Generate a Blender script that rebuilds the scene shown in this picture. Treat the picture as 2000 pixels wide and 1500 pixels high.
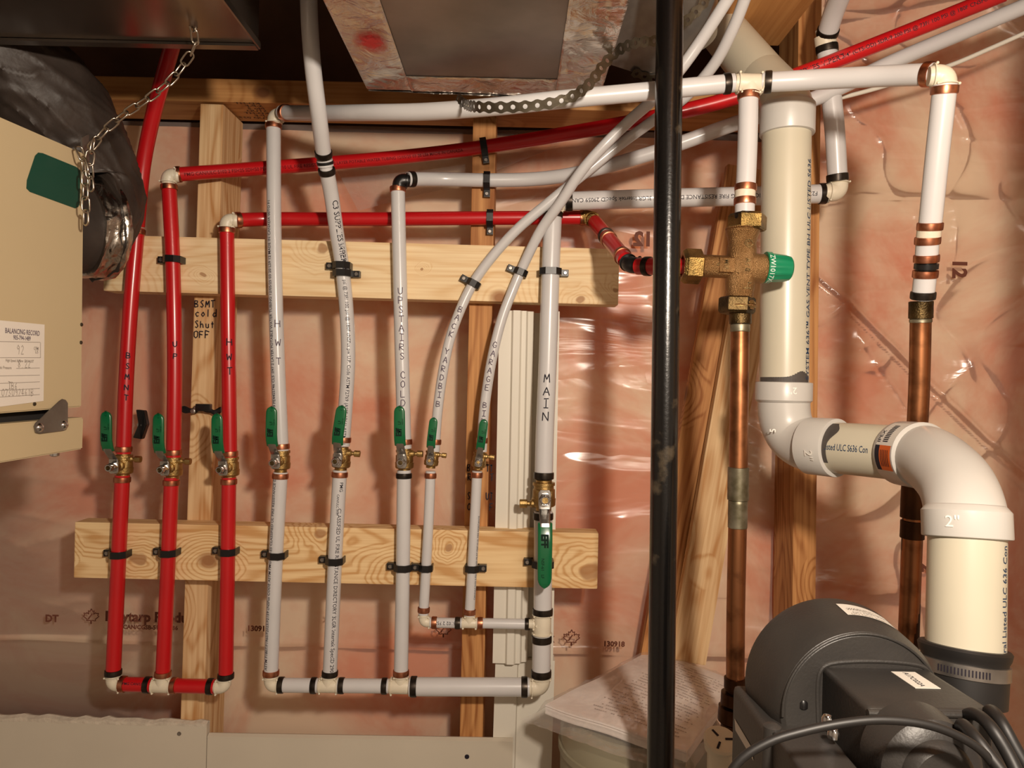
import bpy, bmesh, math, random
from mathutils import Vector as V, Matrix, noise
from math import sin, cos, pi, radians, sqrt
for o in list(bpy.data.objects): bpy.data.objects.remove(o)
sc = bpy.context.scene
COL = sc.collection
random.seed(7)
# ------------------------------------------------------------------ camera
TH = radians(1.3); FX = 1450.0; CZ = 1.6
cT, sT = cos(TH), sin(TH)
CAM = V((0, 0, CZ))
cd = bpy.data.cameras.new('camera'); cd.sensor_width = 36; cd.lens = FX/2000*36
cd.clip_start = 0.02
cam = bpy.data.objects.new('camera', cd); COL.objects.link(cam); sc.camera = cam
cam.matrix_world = Matrix(((cT, -sT, 0, 0), (0, 0, -1, 0), (sT, cT, 0, CZ), (0, 0, 0, 1)))
# ------------------------------------------------------------------ light
w = bpy.data.worlds.new('world'); sc.world = w; w.use_nodes = True
w.node_tree.nodes['Background'].inputs[0].default_value = (1, .82, .66, 1)
w.node_tree.nodes['Background'].inputs[1].default_value = 0.12
def lamp(name, loc, power, size, col):
    l = bpy.data.lights.new(name, 'POINT'); l.energy = power; l.shadow_soft_size = size; l.color = col
    o = bpy.data.objects.new(name, l); COL.objects.link(o); o.location = loc; return o
lamp('ceiling_bulb_light', (.225, -.02, CZ+.24), 37, .03, (1, .86, .71))
lamp('fill_light', (.75, -1.2, CZ+.40), 8, .14, (1, .86, .71))  # added soft fill to lift the shadows, not a real bulb
sc.view_settings.view_transform = 'Standard'; sc.view_settings.look = 'None'
sc.view_settings.gamma = 1; sc.view_settings.use_curve_mapping = False
sc.view_settings.exposure = 0.22
# ------------------------------------------------------------------ helpers
def P(px, py, Y):
    u = (px-1000)/FX; v = (750-py)/FX
    return V((Y*(u*cT-v*sT), Y, CZ+Y*(u*sT+v*cT)))
def proj(p):
    x, y, z = p.x, p.y, p.z-CZ
    return 1000+FX*(x*cT+z*sT)/y, 750-FX*(-x*sT+z*cT)/y
def L(c):
    c = c/255.0
    return c/12.92 if c <= .04045 else ((c+.055)/1.055)**2.4
def rgb(r, g, b): return (L(r), L(g), L(b), 1)
WL = {}
def tag(o, label=None, cat=None, group=None, kind=None):
    if label: o['label'] = label
    if cat: o['category'] = cat
    if group: o['group'] = group
    if kind: o['kind'] = kind
    return o
def thing(name, label, cat, loc, group=None):
    o = bpy.data.objects.new(name, None); COL.objects.link(o); o.location = loc
    o.empty_display_size = .01; WL[o.name] = V(loc)
    return tag(o, label, cat, group)
def obj(name, bm, mat, parent=None, loc=None, ang=35, label=None, flat=False, recalc=True):
    me = bpy.data.meshes.new(name)
    if parent is not None: base = WL[parent.name]
    elif loc is not None: base = V(loc)
    else:
        xs = [v.co.x for v in bm.verts]; ys = [v.co.y for v in bm.verts]; zs = [v.co.z for v in bm.verts]
        base = V(((min(xs)+max(xs))/2, (min(ys)+max(ys))/2, min(zs)))
    for v in bm.verts: v.co -= base
    if recalc: bmesh.ops.recalc_face_normals(bm, faces=bm.faces)
    bm.to_mesh(me); bm.free()
    if not flat:
        me.shade_smooth(); me.set_sharp_from_angle(angle=radians(ang))
    me.materials.append(mat)
    o = bpy.data.objects.new(name, me); COL.objects.link(o)
    if parent is not None: o.parent = parent
    else: o.location = base
    WL[o.name] = base
    if label: o['label'] = label
    return o
def frames(pts, tans=None):
    n = len(pts); T = []
    for i in range(n):
        if tans: t = tans[i]
        else: t = pts[min(i+1, n-1)]-pts[max(i-1, 0)]
        T.append(t.normalized())
    a = V((0, -1, 0)) if abs(T[0].y) < .9 else V((1, 0, 0))
    N = [(a-T[0]*a.dot(T[0])).normalized()]
    for i in range(1, n):
        q = T[i-1].rotation_difference(T[i]); v = q @ N[-1]
        N.append((v-T[i]*v.dot(T[i])).normalized())
    return T, N
def sweep(bm, pts, radii, seg=24, tans=None, cap=True, phase=0.0, wob=None):
    T, N = frames(pts, tans); rings = []
    for i, p in enumerate(pts):
        B = T[i].cross(N[i]); ring = []
        for k in range(seg):
            a = 2*pi*k/seg+phase; r = radii[i]
            if wob: r = wob(i, a, r)
            ring.append(bm.verts.new(p+N[i]*(cos(a)*r)+B*(sin(a)*r)))
        rings.append(ring)
    for i in range(len(rings)-1):
        for k in range(seg):
            bm.faces.new((rings[i][k], rings[i][(k+1) % seg], rings[i+1][(k+1) % seg], rings[i+1][k]))
    if cap:
        bm.faces.new(rings[0]); bm.faces.new(rings[-1])
    return bm
def lathe(bm, O, axis, prof, seg=24, phase=0.0, cap=True):
    ax = axis.normalized(); a = V((0, -1, 0)) if abs(ax.y) < .9 else V((1, 0, 0))
    return sweep(bm, [O+ax*t for t, r in prof], [max(r, 1e-5) for t, r in prof], seg, [ax]*len(prof), cap, phase)
def hexa(bm, poly8, bev=0.0, seg=2):
    b2 = bmesh.new(); vs = [b2.verts.new(p) for p in poly8]
    for f in ((0, 1, 2, 3), (4, 7, 6, 5), (0, 4, 5, 1), (1, 5, 6, 2), (2, 6, 7, 3), (3, 7, 4, 0)): b2.faces.new([vs[i] for i in f])
    bmesh.ops.recalc_face_normals(b2, faces=b2.faces)
    if bev: bmesh.ops.bevel(b2, geom=b2.edges[:], offset=bev, segments=seg, affect='EDGES', profile=.7)
    me = bpy.data.meshes.new('tmp'); b2.to_mesh(me); b2.free(); bm.from_mesh(me); bpy.data.meshes.remove(me)
    return bm
def box(bm, C, X, Y, Z, hx, hy, hz, bev=0.0, seg=2):
    q = []
    for sz in (-1, 1):
        for sx, sy in ((-1, -1), (1, -1), (1, 1), (-1, 1)): q.append(C+X*(sx*hx)+Y*(sy*hy)+Z*(sz*hz))
    return hexa(bm, q, bev, seg)
EX, EY, EZ = V((1, 0, 0)), V((0, 1, 0)), V((0, 0, 1))
def prism(bm, pts, ext, bev=0.0):
    b2 = bmesh.new(); a = [b2.verts.new(p) for p in pts]; b = [b2.verts.new(p+ext) for p in pts]
    b2.faces.new(a); b2.faces.new(list(reversed(b))); n = len(pts)
    for i in range(n): b2.faces.new((a[i], a[(i+1) % n], b[(i+1) % n], b[i]))
    bmesh.ops.recalc_face_normals(b2, faces=b2.faces)
    if bev: bmesh.ops.bevel(b2, geom=b2.edges[:], offset=bev, segments=2, affect='EDGES')
    me = bpy.data.meshes.new('tmp'); b2.to_mesh(me); b2.free(); bm.from_mesh(me); bpy.data.meshes.remove(me)
    return bm
class Path:
    def __init__(s, ctrl, step=.006):
        c = [V(p) for p in ctrl]
        if len(c) > 2:
            e = [c[0]*2-c[1]]+c+[c[-1]*2-c[-2]]; out = []
            for i in range(1, len(e)-2):
                p0, p1, p2, p3 = e[i-1:i+3]
                t0 = 0; t1 = t0+max((p1-p0).length, 1e-6)**.5; t2 = t1+max((p2-p1).length, 1e-6)**.5; t3 = t2+max((p3-p2).length, 1e-6)**.5
                n = max(2, int((p2-p1).length/step))
                for k in range(n):
                    t = t1+(t2-t1)*k/n
                    A1 = p0*((t1-t)/(t1-t0))+p1*((t-t0)/(t1-t0)); A2 = p1*((t2-t)/(t2-t1))+p2*((t-t1)/(t2-t1)); A3 = p2*((t3-t)/(t3-t2))+p3*((t-t2)/(t3-t2))
                    B1 = A1*((t2-t)/(t2-t0))+A2*((t-t0)/(t2-t0)); B2 = A2*((t3-t)/(t3-t1))+A3*((t-t1)/(t3-t1))
                    out.append(B1*((t2-t)/(t2-t1))+B2*((t-t1)/(t2-t1)))
            out.append(c[-1])
        else:
            n = max(2, int((c[1]-c[0]).length/(step*4))); out = [c[0].lerp(c[1], k/n) for k in range(n+1)]
        s.p = out; s.s = [0]
        for i in range(1, len(out)): s.s.append(s.s[-1]+(out[i]-out[i-1]).length)
        s.len = s.s[-1]
    def at(s, t):
        import bisect
        i = min(max(bisect.bisect_right(s.s, t)-1, 0), len(s.p)-2)
        f = (t-s.s[i])/max(s.s[i+1]-s.s[i], 1e-9)
        return s.p[i]+(s.p[i+1]-s.p[i])*f
    def tan(s, t): return (s.at(min(t+.004, s.len+.002))-s.at(max(t-.004, -.002))).normalized()
    def near(s, px, py):
        best = 1e9; bi = 0; n = 400
        for k in range(n+1):
            t = s.len*k/n; x, y = proj(s.at(t)); d = (x-px)**2+(y-py)**2
            if d < best: best = d; bi = t
        return bi
# ------------------------------------------------------------------ materials
MATS = {}
def nt(name):
    m = bpy.data.materials.new(name); m.use_nodes = True; t = m.node_tree; b = t.nodes['Principled BSDF']; MATS[name] = m
    return m, t, b
def N_(t, kind, **kw):
    n = t.nodes.new(kind)
    for k, v in kw.items():
        if k.startswith('i_'):
            n.inputs[k[2:].replace('_', ' ')].default_value = v
        else: setattr(n, k, v)
    return n
def plain(name, col, rough=.5, metal=0, var=.0, vscale=20, bump=0, bscale=200, coat=0, col2=None, spec=.5, vdet=3, lo=.35, hi=.7):
    m, t, b = nt(name)
    b.inputs['Roughness'].default_value = rough; b.inputs['Metallic'].default_value = metal
    b.inputs['Coat Weight'].default_value = coat; b.inputs['Coat Roughness'].default_value = .15
    b.inputs['Specular IOR Level'].default_value = spec
    b.inputs['Base Color'].default_value = col
    tc = N_(t, 'ShaderNodeTexCoord')
    if var or col2:
        n = N_(t, 'ShaderNodeTexNoise', i_Scale=vscale, i_Detail=vdet); t.links.new(tc.outputs['Object'], n.inputs['Vector'])
        r = N_(t, 'ShaderNodeValToRGB'); t.links.new(n.outputs['Fac'], r.inputs['Fac'])
        c2 = col2 or tuple(c*(1-var) for c in col[:3])+(1,)
        r.color_ramp.elements[0].position = lo; r.color_ramp.elements[1].position = hi
        r.color_ramp.elements[0].color = c2; r.color_ramp.elements[1].color = col
        t.links.new(r.outputs['Color'], b.inputs['Base Color'])
    if bump:
        n2 = N_(t, 'ShaderNodeTexNoise', i_Scale=bscale, i_Detail=4.0); t.links.new(tc.outputs['Object'], n2.inputs['Vector'])
        bp = N_(t, 'ShaderNodeBump', i_Strength=bump, i_Distance=.002)
        t.links.new(n2.outputs['Fac'], bp.inputs['Height']); t.links.new(bp.outputs['Normal'], b.inputs['Normal'])
    return m
def wood(name, light, dark, axis, rings=19, cross=8, knotcol=(.16, .06, .02, 1), rough=.62, knots=(), contrast=.12):
    m, t, b = nt(name); b.inputs['Roughness'].default_value = rough; b.inputs['Specular IOR Level'].default_value = .3
    tc = N_(t, 'ShaderNodeTexCoord'); oi = N_(t, 'ShaderNodeObjectInfo')
    sc_ = N_(t, 'ShaderNodeVectorMath', operation='SCALE'); t.links.new(oi.outputs['Random'], sc_.inputs['Scale']); sc_.inputs[0].default_value = (7.3, 3.1, 5.7)
    ad = N_(t, 'ShaderNodeVectorMath', operation='ADD'); t.links.new(tc.outputs['Object'], ad.inputs[0]); t.links.new(sc_.outputs[0], ad.inputs[1])
    mp = N_(t, 'ShaderNodeMapping'); s = [cross, cross, cross]; s[axis] = 1.3; mp.inputs['Scale'].default_value = s
    t.links.new(ad.outputs[0], mp.inputs['Vector'])
    # knots
    vo = N_(t, 'ShaderNodeTexVoronoi', i_Scale=5.2); mk = N_(t, 'ShaderNodeMapping'); k = [1.2, 1.2, 1.2]; k[axis] = .9; mk.inputs['Scale'].default_value = k
    t.links.new(ad.outputs[0], mk.inputs['Vector']); t.links.new(mk.outputs[0], vo.inputs['Vector'])
    kr = N_(t, 'ShaderNodeMapRange'); kr.inputs['From Min'].default_value = .045; kr.inputs['From Max'].default_value = .10; kr.inputs['To Min'].default_value = 1; kr.inputs['To Max'].default_value = 0
    t.links.new(vo.outputs['Distance'], kr.inputs['Value'])
    kd = N_(t, 'ShaderNodeMapRange'); kd.inputs['From Min'].default_value = .0; kd.inputs['From Max'].default_value = .30; kd.inputs['To Min'].default_value = .35; kd.inputs['To Max'].default_value = 0
    t.links.new(vo.outputs['Distance'], kd.inputs['Value'])
    n = N_(t, 'ShaderNodeTexNoise', i_Scale=1.0, i_Detail=2.5, i_Roughness=.45); t.links.new(mp.outputs[0], n.inputs['Vector'])
    a1 = N_(t, 'ShaderNodeMath', operation='ADD'); t.links.new(n.outputs['Fac'], a1.inputs[0]); t.links.new(kd.outputs[0], a1.inputs[1])
    kmask = kr
    for kx, kz, krad in knots:
        sb = N_(t, 'ShaderNodeVectorMath', operation='SUBTRACT'); sb.inputs[1].default_value = (kx, 0, kz)
        kn = N_(t, 'ShaderNodeTexNoise', i_Scale=22.0, i_Detail=2.0); t.links.new(ad.outputs[0], kn.inputs['Vector'])
        k1 = N_(t, 'ShaderNodeVectorMath', operation='SUBTRACT'); k1.inputs[1].default_value = (.5, .5, .5); t.links.new(kn.outputs['Color'], k1.inputs[0])
        k2 = N_(t, 'ShaderNodeVectorMath', operation='SCALE'); k2.inputs['Scale'].default_value = .030; t.links.new(k1.outputs[0], k2.inputs[0])
        k3 = N_(t, 'ShaderNodeVectorMath', operation='ADD'); t.links.new(tc.outputs['Object'], k3.inputs[0]); t.links.new(k2.outputs[0], k3.inputs[1]); t.links.new(k3.outputs[0], sb.inputs[0])
        ms = N_(t, 'ShaderNodeVectorMath', operation='MULTIPLY'); ms.inputs[1].default_value = (.75, 0, 1); t.links.new(sb.outputs[0], ms.inputs[0])
        ln = N_(t, 'ShaderNodeVectorMath', operation='LENGTH'); t.links.new(ms.outputs[0], ln.inputs[0])
        g = N_(t, 'ShaderNodeMapRange', interpolation_type='SMOOTHSTEP'); g.inputs['From Min'].default_value = 0; g.inputs['From Max'].default_value = krad*5; g.inputs['To Min'].default_value = .26; g.inputs['To Max'].default_value = 0; t.links.new(ln.outputs['Value'], g.inputs['Value'])
        q = N_(t, 'ShaderNodeMath', operation='ADD'); t.links.new(a1.outputs[0], q.inputs[0]); t.links.new(g.outputs[0], q.inputs[1]); a1 = q
        g2 = N_(t, 'ShaderNodeMapRange'); g2.inputs['From Min'].default_value = krad*.75; g2.inputs['From Max'].default_value = krad*1.05; g2.inputs['To Min'].default_value = .75; g2.inputs['To Max'].default_value = 0; t.links.new(ln.outputs['Value'], g2.inputs['Value'])
        mxx = N_(t, 'ShaderNodeMath', operation='MAXIMUM'); t.links.new(kmask.outputs[0], mxx.inputs[0]); t.links.new(g2.outputs[0], mxx.inputs[1]); kmask = mxx
    mu = N_(t, 'ShaderNodeMath', operation='MULTIPLY'); mu.inputs[1].default_value = rings*6.28; t.links.new(a1.outputs[0], mu.inputs[0])
    s0_ = N_(t, 'ShaderNodeMath', operation='SINE'); t.links.new(mu.outputs[0], s0_.inputs[0])
    s1_ = N_(t, 'ShaderNodeMath', operation='MULTIPLY_ADD'); s1_.inputs[1].default_value = .5; s1_.inputs[2].default_value = .5; t.links.new(s0_.outputs[0], s1_.inputs[0])
    s2_ = N_(t, 'ShaderNodeMath', operation='POWER'); s2_.inputs[1].default_value = 3.0; t.links.new(s1_.outputs[0], s2_.inputs[0])
    sn = N_(t, 'ShaderNodeMath', operation='MULTIPLY_ADD'); sn.inputs[1].default_value = 2.2; sn.inputs[2].default_value = -.7; t.links.new(s2_.outputs[0], sn.inputs[0])
    fine = N_(t, 'ShaderNodeTexNoise', i_Scale=1.0, i_Detail=5.0); mf = N_(t, 'ShaderNodeMapping'); f = [180, 180, 180]; f[axis] = 5; mf.inputs['Scale'].default_value = f
    t.links.new(ad.outputs[0], mf.inputs['Vector']); t.links.new(mf.outputs[0], fine.inputs['Vector'])
    mx = N_(t, 'ShaderNodeMath', operation='MULTIPLY_ADD'); t.links.new(sn.outputs[0], mx.inputs[0]); mx.inputs[1].default_value = contrast; t.links.new(fine.outputs['Fac'], mx.inputs[2])
    r = N_(t, 'ShaderNodeValToRGB'); r.color_ramp.elements[0].position = .30; r.color_ramp.elements[1].position = .78
    r.color_ramp.elements[0].color = light; r.color_ramp.elements[1].color = dark; t.links.new(mx.outputs[0], r.inputs['Fac'])
    mc = N_(t, 'ShaderNodeMix', data_type='RGBA'); t.links.new(kmask.outputs[0], mc.inputs[0]); t.links.new(r.outputs['Color'], mc.inputs[6]); mc.inputs[7].default_value = knotcol
    t.links.new(mc.outputs[2], b.inputs['Base Color'])
    bp = N_(t, 'ShaderNodeBump', i_Strength=.25, i_Distance=.001); t.links.new(mx.outputs[0], bp.inputs['Height']); t.links.new(bp.outputs['Normal'], b.inputs['Normal'])
    return m
M_white = plain('white_pex', rgb(210, 208, 208), .30, var=.06, vscale=14, coat=.25)
M_red = plain('red_pex', rgb(196, 22, 28), .32, var=.12, vscale=10, coat=.25)
M_cream = plain('cream_fitting', rgb(226, 216, 194), .4, var=.06, vscale=60, bump=.15, bscale=300)
M_pvc = plain('cream_pvc', rgb(204, 197, 176), .33, var=.06, vscale=9, coat=.1)
M_pvcw = plain('white_pvc_fitting', rgb(200, 197, 191), .33, var=.05, vscale=12, bump=.05, bscale=80)
M_copring = plain('copper_ring', rgb(206, 142, 110), .38, 1, col2=rgb(160, 96, 68), vscale=90)
M_darkring = plain('blackened_ring', rgb(74, 66, 58), .36, .8, col2=rgb(40, 34, 30), vscale=70)
M_copper = plain('aged_copper', rgb(164, 110, 74), .40, 1, col2=rgb(98, 62, 40), vscale=30, vdet=5, lo=.30, hi=.52)
M_copdark = plain('dark_tarnished_copper', rgb(88, 56, 34), .42, .9, col2=rgb(40, 24, 14), vscale=16, vdet=5)
M_solder = plain('solder_streaked_copper', rgb(165, 158, 138), .45, .8, col2=rgb(92, 84, 58), vscale=40, vdet=5)
M_brass = plain('cast_brass', rgb(196, 166, 110), .42, 1, col2=rgb(150, 120, 72), vscale=60, bump=.35, bscale=700)
M_bronze = plain('rough_bronze', rgb(186, 148, 102), .44, 1, col2=rgb(146, 110, 70), vscale=30, bump=.8, bscale=900)
M_nut = plain('worn_brass_nut', rgb(176, 142, 84), .38, 1, col2=rgb(92, 76, 44), vscale=40, bump=.5, bscale=600)
M_nutdk = plain('tarnished_brass_nut', rgb(112, 92, 60), .42, 1, col2=rgb(62, 50, 32), vscale=50, bump=.4, bscale=500)
M_chrome = plain('chrome', rgb(205, 205, 205), .14, 1)
M_green = plain('green_vinyl', rgb(6, 98, 56), .28, coat=.35)
M_knobg = plain('green_knob_plastic', rgb(12, 128, 88), .35, coat=.2)
M_blackp = plain('black_plastic', rgb(24, 22, 22), .35, var=.2, vscale=50)
M_rubber = plain('black_rubber', rgb(30, 28, 27), .5, var=.2, vscale=30)
M_blower = plain('dusty_black_plastic', rgb(40, 38, 37), .45, col2=rgb(52, 49, 46), vscale=14, bump=.12, bscale=500)
M_blackpipe = plain('black_iron', rgb(11, 10, 10), .26, .2, col2=rgb(78, 68, 54), vscale=22, vdet=6, bump=.12, bscale=250, coat=.5, lo=.38, hi=.45)
_r = [n for n in M_blackpipe.node_tree.nodes if n.type == 'VALTORGB'][0]; _r.color_ramp.elements[0].position = .30; _r.color_ramp.elements[1].position = .37
M_ink = plain('ink', rgb(38, 34, 44), .6, spec=.2)
M_inkv = plain('faded_marker', rgb(96, 84, 98), .6, spec=.2)
M_inkb = plain('blue_ink', rgb(40, 62, 92), .6, spec=.2)
M_inkr = plain('dark_print_on_red', rgb(96, 8, 14), .6, spec=.2)
M_inkpoly = plain('faded_print', rgb(112, 66, 52), .6, spec=.2)
M_inkgreen = plain('dark_green_print', rgb(4, 34, 22), .6, spec=.2)
M_whiteprint = plain('white_print', rgb(220, 232, 222), .6)
M_boxpaint = plain('beige_painted_steel', rgb(192, 172, 136), .45, var=.03, vscale=6)
M_dkgap = plain('dark_cabinet_core', rgb(30, 26, 24), .8)  # dark cabinet body colour, visible in the gap between the panels
M_paper = plain('paper', rgb(222, 212, 200), .7, var=.04)
M_pencil = plain('pencil', rgb(150, 140, 130), .7)
M_sticker = plain('green_sticker', rgb(14, 66, 52), .45)
M_steel = plain('galvanised', rgb(182, 178, 172), .32, .9, col2=rgb(140, 134, 128), vscale=20, vdet=4)
M_duct = plain('sheet_metal', rgb(150, 140, 130), .22, .95, col2=rgb(120, 112, 104), vscale=6, vdet=4)
M_ductplain = plain('dull_sheet_metal', rgb(148, 138, 130), .45, .9, col2=rgb(118, 110, 102), vscale=8, vdet=4)
M_steelp = plain('plated_steel', rgb(190, 188, 184), .25, 1)
M_strap = plain('perforated_strap_steel', rgb(120, 112, 98), .35, .9, col2=rgb(84, 76, 62), vscale=40)
M_chain = plain('zinc_chain', rgb(190, 180, 165), .28, 1)
M_drywall = plain('drywall_paper', rgb(206, 196, 178), .8, var=.05, vscale=8)
M_gyps = plain('broken_gypsum', rgb(214, 202, 184), .9, var=.2, vscale=60, bump=.8, bscale=150)
M_trim = plain('white_trim', rgb(226, 220, 206), .5, var=.03, vscale=6)
M_subfloor = plain('subfloor', rgb(96, 66, 46), .8, var=.3, vscale=12)
M_paint = plain('white_wall_paint', rgb(206, 198, 188), .8)
M_conc = plain('concrete', rgb(176, 164, 150), .85, var=.15, vscale=5)
M_sleeve = plain('black_duct_sleeve', rgb(66, 56, 50), .5, .0, var=.45, vscale=16, bump=1.0, bscale=30, spec=.35)
W_board = wood('pine_board', rgb(234, 200, 150), rgb(206, 158, 100), 0)
KB = (.36, .17, .07, 1)
W_lower = wood('knotty_pine_board', rgb(238, 206, 156), rgb(204, 156, 100), 0, rings=22, contrast=.17, knotcol=KB, knots=[(.178, .019, .0065), (-.029, .036, .009), (-.313, -.012, .010), (.405, -.017, .013)])
W_upper = wood('upper_pine_board', rgb(244, 220, 178), rgb(222, 184, 134), 0, rings=18, contrast=.09, knotcol=KB, knots=[(-.252, -.015, .004), (.402, -.018, .0045), (.095, .008, .0025), (.345, -.036, .006), (-.065, .028, .008)])
W_stud = wood('spruce_stud', rgb(228, 194, 148), rgb(188, 136, 84), 2)
W_studo = wood('orange_stud', rgb(204, 148, 92), rgb(150, 92, 46), 2, rings=18)
W_plate = wood('top_plate_wood', rgb(196, 144, 88), rgb(166, 112, 62), 0, rings=9)
W_joist = wood('joist_wood', rgb(204, 150, 92), rgb(180, 124, 70), 1, rings=8)
# foil tape with crinkles
M_foil, t_, b_ = nt('crinkled_foil')
b_.inputs['Base Color'].default_value = rgb(198, 190, 180); b_.inputs['Metallic'].default_value = 1; b_.inputs['Roughness'].default_value = .24
tc = N_(t_, 'ShaderNodeTexCoord'); n1 = N_(t_, 'ShaderNodeTexNoise', i_Scale=24.0, i_Detail=5.0, i_Distortion=1.4); t_.links.new(tc.outputs['Object'], n1.inputs['Vector'])
bp = N_(t_, 'ShaderNodeBump', i_Strength=.7, i_Distance=.006); t_.links.new(n1.outputs['Fac'], bp.inputs['Height']); t_.links.new(bp.outputs['Normal'], b_.inputs['Normal'])
# insulation
M_insul, t_, b_ = nt('pink_insulation')
tc = N_(t_, 'ShaderNodeTexCoord'); n1 = N_(t_, 'ShaderNodeTexNoise', i_Scale=3.6, i_Detail=6.0, i_Roughness=.6, i_Distortion=.6); t_.links.new(tc.outputs['Object'], n1.inputs['Vector'])
r = N_(t_, 'ShaderNodeValToRGB'); t_.links.new(n1.outputs['Fac'], r.inputs['Fac'])
r.color_ramp.elements[0].position = .38; r.color_ramp.elements[0].color = rgb(236, 148, 104)
r.color_ramp.elements[1].position = .60; r.color_ramp.elements[1].color = rgb(254, 230, 198)
t_.links.new(r.outputs['Color'], b_.inputs['Base Color']); b_.inputs['Roughness'].default_value = .95; b_.inputs['Specular IOR Level'].default_value = .1
# poly sheet: clear milky plastic
M_poly, t_, b_ = nt('poly_sheet')
for n in list(t_.nodes): t_.nodes.remove(n)
out = N_(t_, 'ShaderNodeOutputMaterial'); tr = N_(t_, 'ShaderNodeBsdfTransparent'); df = N_(t_, 'ShaderNodeBsdfDiffuse'); gl = N_(t_, 'ShaderNodeBsdfGlossy')
tr.inputs['Color'].default_value = (.99, .97, .95, 1); df.inputs['Color'].default_value = rgb(238, 218, 208); gl.inputs['Roughness'].default_value = .20
m1 = N_(t_, 'ShaderNodeMixShader'); m1.inputs[0].default_value = .20; t_.links.new(tr.outputs[0], m1.inputs[1]); t_.links.new(df.outputs[0], m1.inputs[2])
fr = N_(t_, 'ShaderNodeFresnel', i_IOR=1.5); m2 = N_(t_, 'ShaderNodeMixShader')
fa = N_(t_, 'ShaderNodeMath', operation='MULTIPLY'); fa.inputs[1].default_value = 1.3; t_.links.new(fr.outputs[0], fa.inputs[0])
t_.links.new(fa.outputs[0], m2.inputs[0]); t_.links.new(m1.outputs[0], m2.inputs[1]); t_.links.new(gl.outputs[0], m2.inputs[2]); t_.links.new(m2.outputs[0], out.inputs[0])
tc = N_(t_, 'ShaderNodeTexCoord'); mp = N_(t_, 'ShaderNodeMapping'); mp.inputs['Scale'].default_value = (.8, 1, 3.6); mp.inputs['Rotation'].default_value = (0, radians(16), 0)
t_.links.new(tc.outputs['Object'], mp.inputs['Vector'])
n1 = N_(t_, 'ShaderNodeTexNoise', i_Scale=3.2, i_Detail=3.0, i_Roughness=.42, i_Distortion=1.2); t_.links.new(mp.outputs[0], n1.inputs['Vector'])
n2 = N_(t_, 'ShaderNodeMath', operation='SUBTRACT'); n2.inputs[1].default_value = .5; t_.links.new(n1.outputs['Fac'], n2.inputs[0])
n3 = N_(t_, 'ShaderNodeMath', operation='ABSOLUTE'); t_.links.new(n2.outputs[0], n3.inputs[0])
bp = N_(t_, 'ShaderNodeBump', i_Strength=.30, i_Distance=.03); t_.links.new(n3.outputs[0], bp.inputs['Height'])
t_.links.new(bp.outputs['Normal'], gl.inputs['Normal'])
# thin bag plastic
def filmmat(name, dcol, mix, rough, bs):
    m, t, b = nt(name)
    for n in list(t.nodes): t.nodes.remove(n)
    out = N_(t, 'ShaderNodeOutputMaterial'); tr = N_(t, 'ShaderNodeBsdfTransparent'); df = N_(t, 'ShaderNodeBsdfDiffuse'); gl = N_(t, 'ShaderNodeBsdfGlossy')
    df.inputs['Color'].default_value = dcol; gl.inputs['Roughness'].default_value = rough
    m1 = N_(t, 'ShaderNodeMixShader'); m1.inputs[0].default_value = mix; t.links.new(tr.outputs[0], m1.inputs[1]); t.links.new(df.outputs[0], m1.inputs[2])
    m2 = N_(t, 'ShaderNodeMixShader'); m2.inputs[0].default_value = .12; t.links.new(m1.outputs[0], m2.inputs[1]); t.links.new(gl.outputs[0], m2.inputs[2])
    t.links.new(m2.outputs[0], out.inputs[0])
    tc = N_(t, 'ShaderNodeTexCoord'); n1 = N_(t, 'ShaderNodeTexNoise', i_Scale=bs, i_Detail=4.0, i_Distortion=1.0); t.links.new(tc.outputs['Object'], n1.inputs['Vector'])
    bp = N_(t, 'ShaderNodeBump', i_Strength=.6, i_Distance=.006); t.links.new(n1.outputs['Fac'], bp.inputs['Height']); t.links.new(bp.outputs['Normal'], gl.inputs['Normal'])
    return m
M_bag = filmmat('bag_film', rgb(232, 226, 220), .14, .18, 34)
M_tank = filmmat('milky_tank_plastic', rgb(158, 150, 124), .75, .25, 10)
M_pagetext = plain('grey_print', rgb(168, 150, 142), .8)
M_bagfill = plain('bag_contents', rgb(246, 238, 232), .8, col2=rgb(232, 218, 210), vscale=22, vdet=6, bump=.6, bscale=60)
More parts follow.
